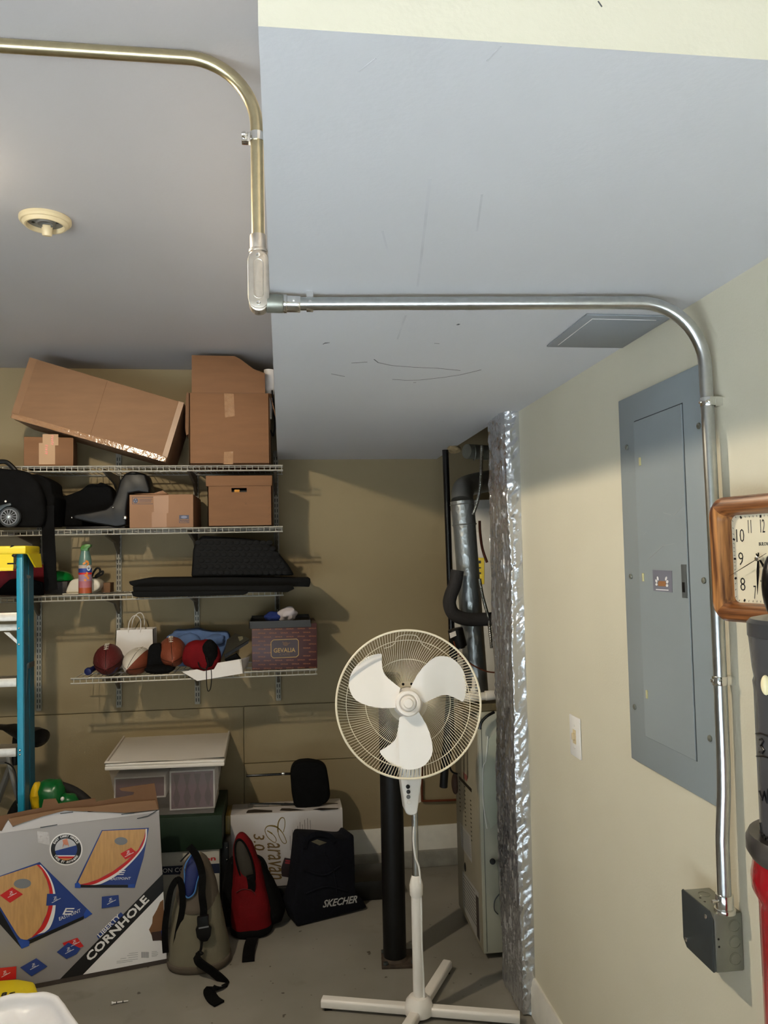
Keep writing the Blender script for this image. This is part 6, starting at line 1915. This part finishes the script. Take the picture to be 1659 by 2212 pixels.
part('lettering', ptext(G(), 'SKECHER', (697, 1960), (771, 1949), pl, 15, .0012, shear=.3, offset=.022), mat('silver print', (182, 180, 178), .5), t)
part('lettering', ptext(G(), 'SKECHER', (697, 1960), (698, 1960), pl, .2, .0002), NAVYC, t) if False else None
part('small_lettering', ptext(G(), 'skechers.com', (742, 1993), (776, 1987), pl, 4, .0012), mat('silver print', (0, 0, 0)), t)
g = G()
for P_ in ([(655, 1880), (700, 1890), (735, 1870)], [(660, 1930), (705, 1915), (750, 1925)], [(700, 1840), (720, 1880), (728, 1930)]):
    g.tube(crom([aP(x, y, pl) + nn * .001 for x, y in P_], 5), .004, 6)
part('crease', g, NAVYC, t, kind='stuff')

# ================================================================ GOLF TEE, YELLOW BAG, BIN
A, B = aZ(241, 2167, .006), aZ(277, 2162, .004)
t = thing('golf_tee', 'white golf tee with two black rings lying on the floor', 'golf tee', (A + B) / 2)
d = (B - A)
part('shaft', G().cyl(A + d * .12, B, .0026, .0018, n=12).cyl(A, A + d * .14, .0058, .0026, n=14), WHITEPR, t)
for q in (.30, .68): part('ring', G().cyl(A + d * (q - .03), A + d * (q + .03), .0031, n=12), BLACK, t)
t = thing('yellow_sack', 'yellow printed sack on the floor behind the white bin liner', 'sack', aZ(20, 2150, 0))
zs_ = .062
Psk = [aZ(x, y, zs_) for x, y in ((-70, 2160), (-70, 2122), (0, 2114), (40, 2111), (76, 2117), (84, 2140), (76, 2185), (0, 2205))]
part('sack', G().prism(Psk, (0, 0, .004 - zs_), bev=.018, seg=3), YEL, t)
pz = (V((0, 0, zs_)), V((0, 0, 1)))
g = G()
ptext(g, '8', (1, 2153), (14, 2151), pz, 16, .0006, offset=.05)
ptext(g, 'S', (19, 2152), (33, 2149), pz, 14, .0006, offset=.05)
part('black_lettering', g, BLACKPR, t)
# bin with liner
cx_, cy_ = -.705, 2.02
t = thing('waste_bin', 'bin with a white plastic liner folded over its rim at the bottom left corner', 'bin', (cx_, cy_, 0))
zt_ = aY(120, 2150, 2.2).z - .008
part('bin', G().sack([(.003, cx_, cy_, .14, .14, 4), (.05, cx_, cy_, .145, .145, 4), (zt_ - .16, cx_, cy_, .16, .16, 4), (zt_ - .15, cx_, cy_, .16, .16, 4)], rz=radians(31)), BLACK, t)
secs = [(zt_ - .30, .190, 4), (zt_ - .20, .193, 4), (zt_ - .08, .198, 4), (zt_ - .015, .200, 4), (zt_, .194, 4), (zt_ - .004, .182, 4), (zt_ - .03, .172, 4), (zt_ - .05, .12, 4), (zt_ - .055, .03, 4)]
rows = []
S_ = crom([V(s) for s in secs], 5)
for s in S_:
    row = []
    for i in range(72):
        a = 2 * pi * i / 72
        x, y = s.y * spow(cos(a), .5), s.y * spow(sin(a), .5)
        p = V((x * cos(radians(31)) - y * sin(radians(31)), x * sin(radians(31)) + y * cos(radians(31)), 0))
        f = .004 * noise.noise(V((a * 9, s.x * 2, 0))) * (1.4 if s.x < zt_ - .02 else .5)
        dd = p.normalized()
        row.append(V((cx_, cy_, s.x)) + p + dd * f + V((0, 0, .010 * noise.noise(V((cos(a) * 2, sin(a) * 2, 3))))))
    rows.append(row)
g = G().rows(rows, closed=True)
part('liner', g, LINER, t)
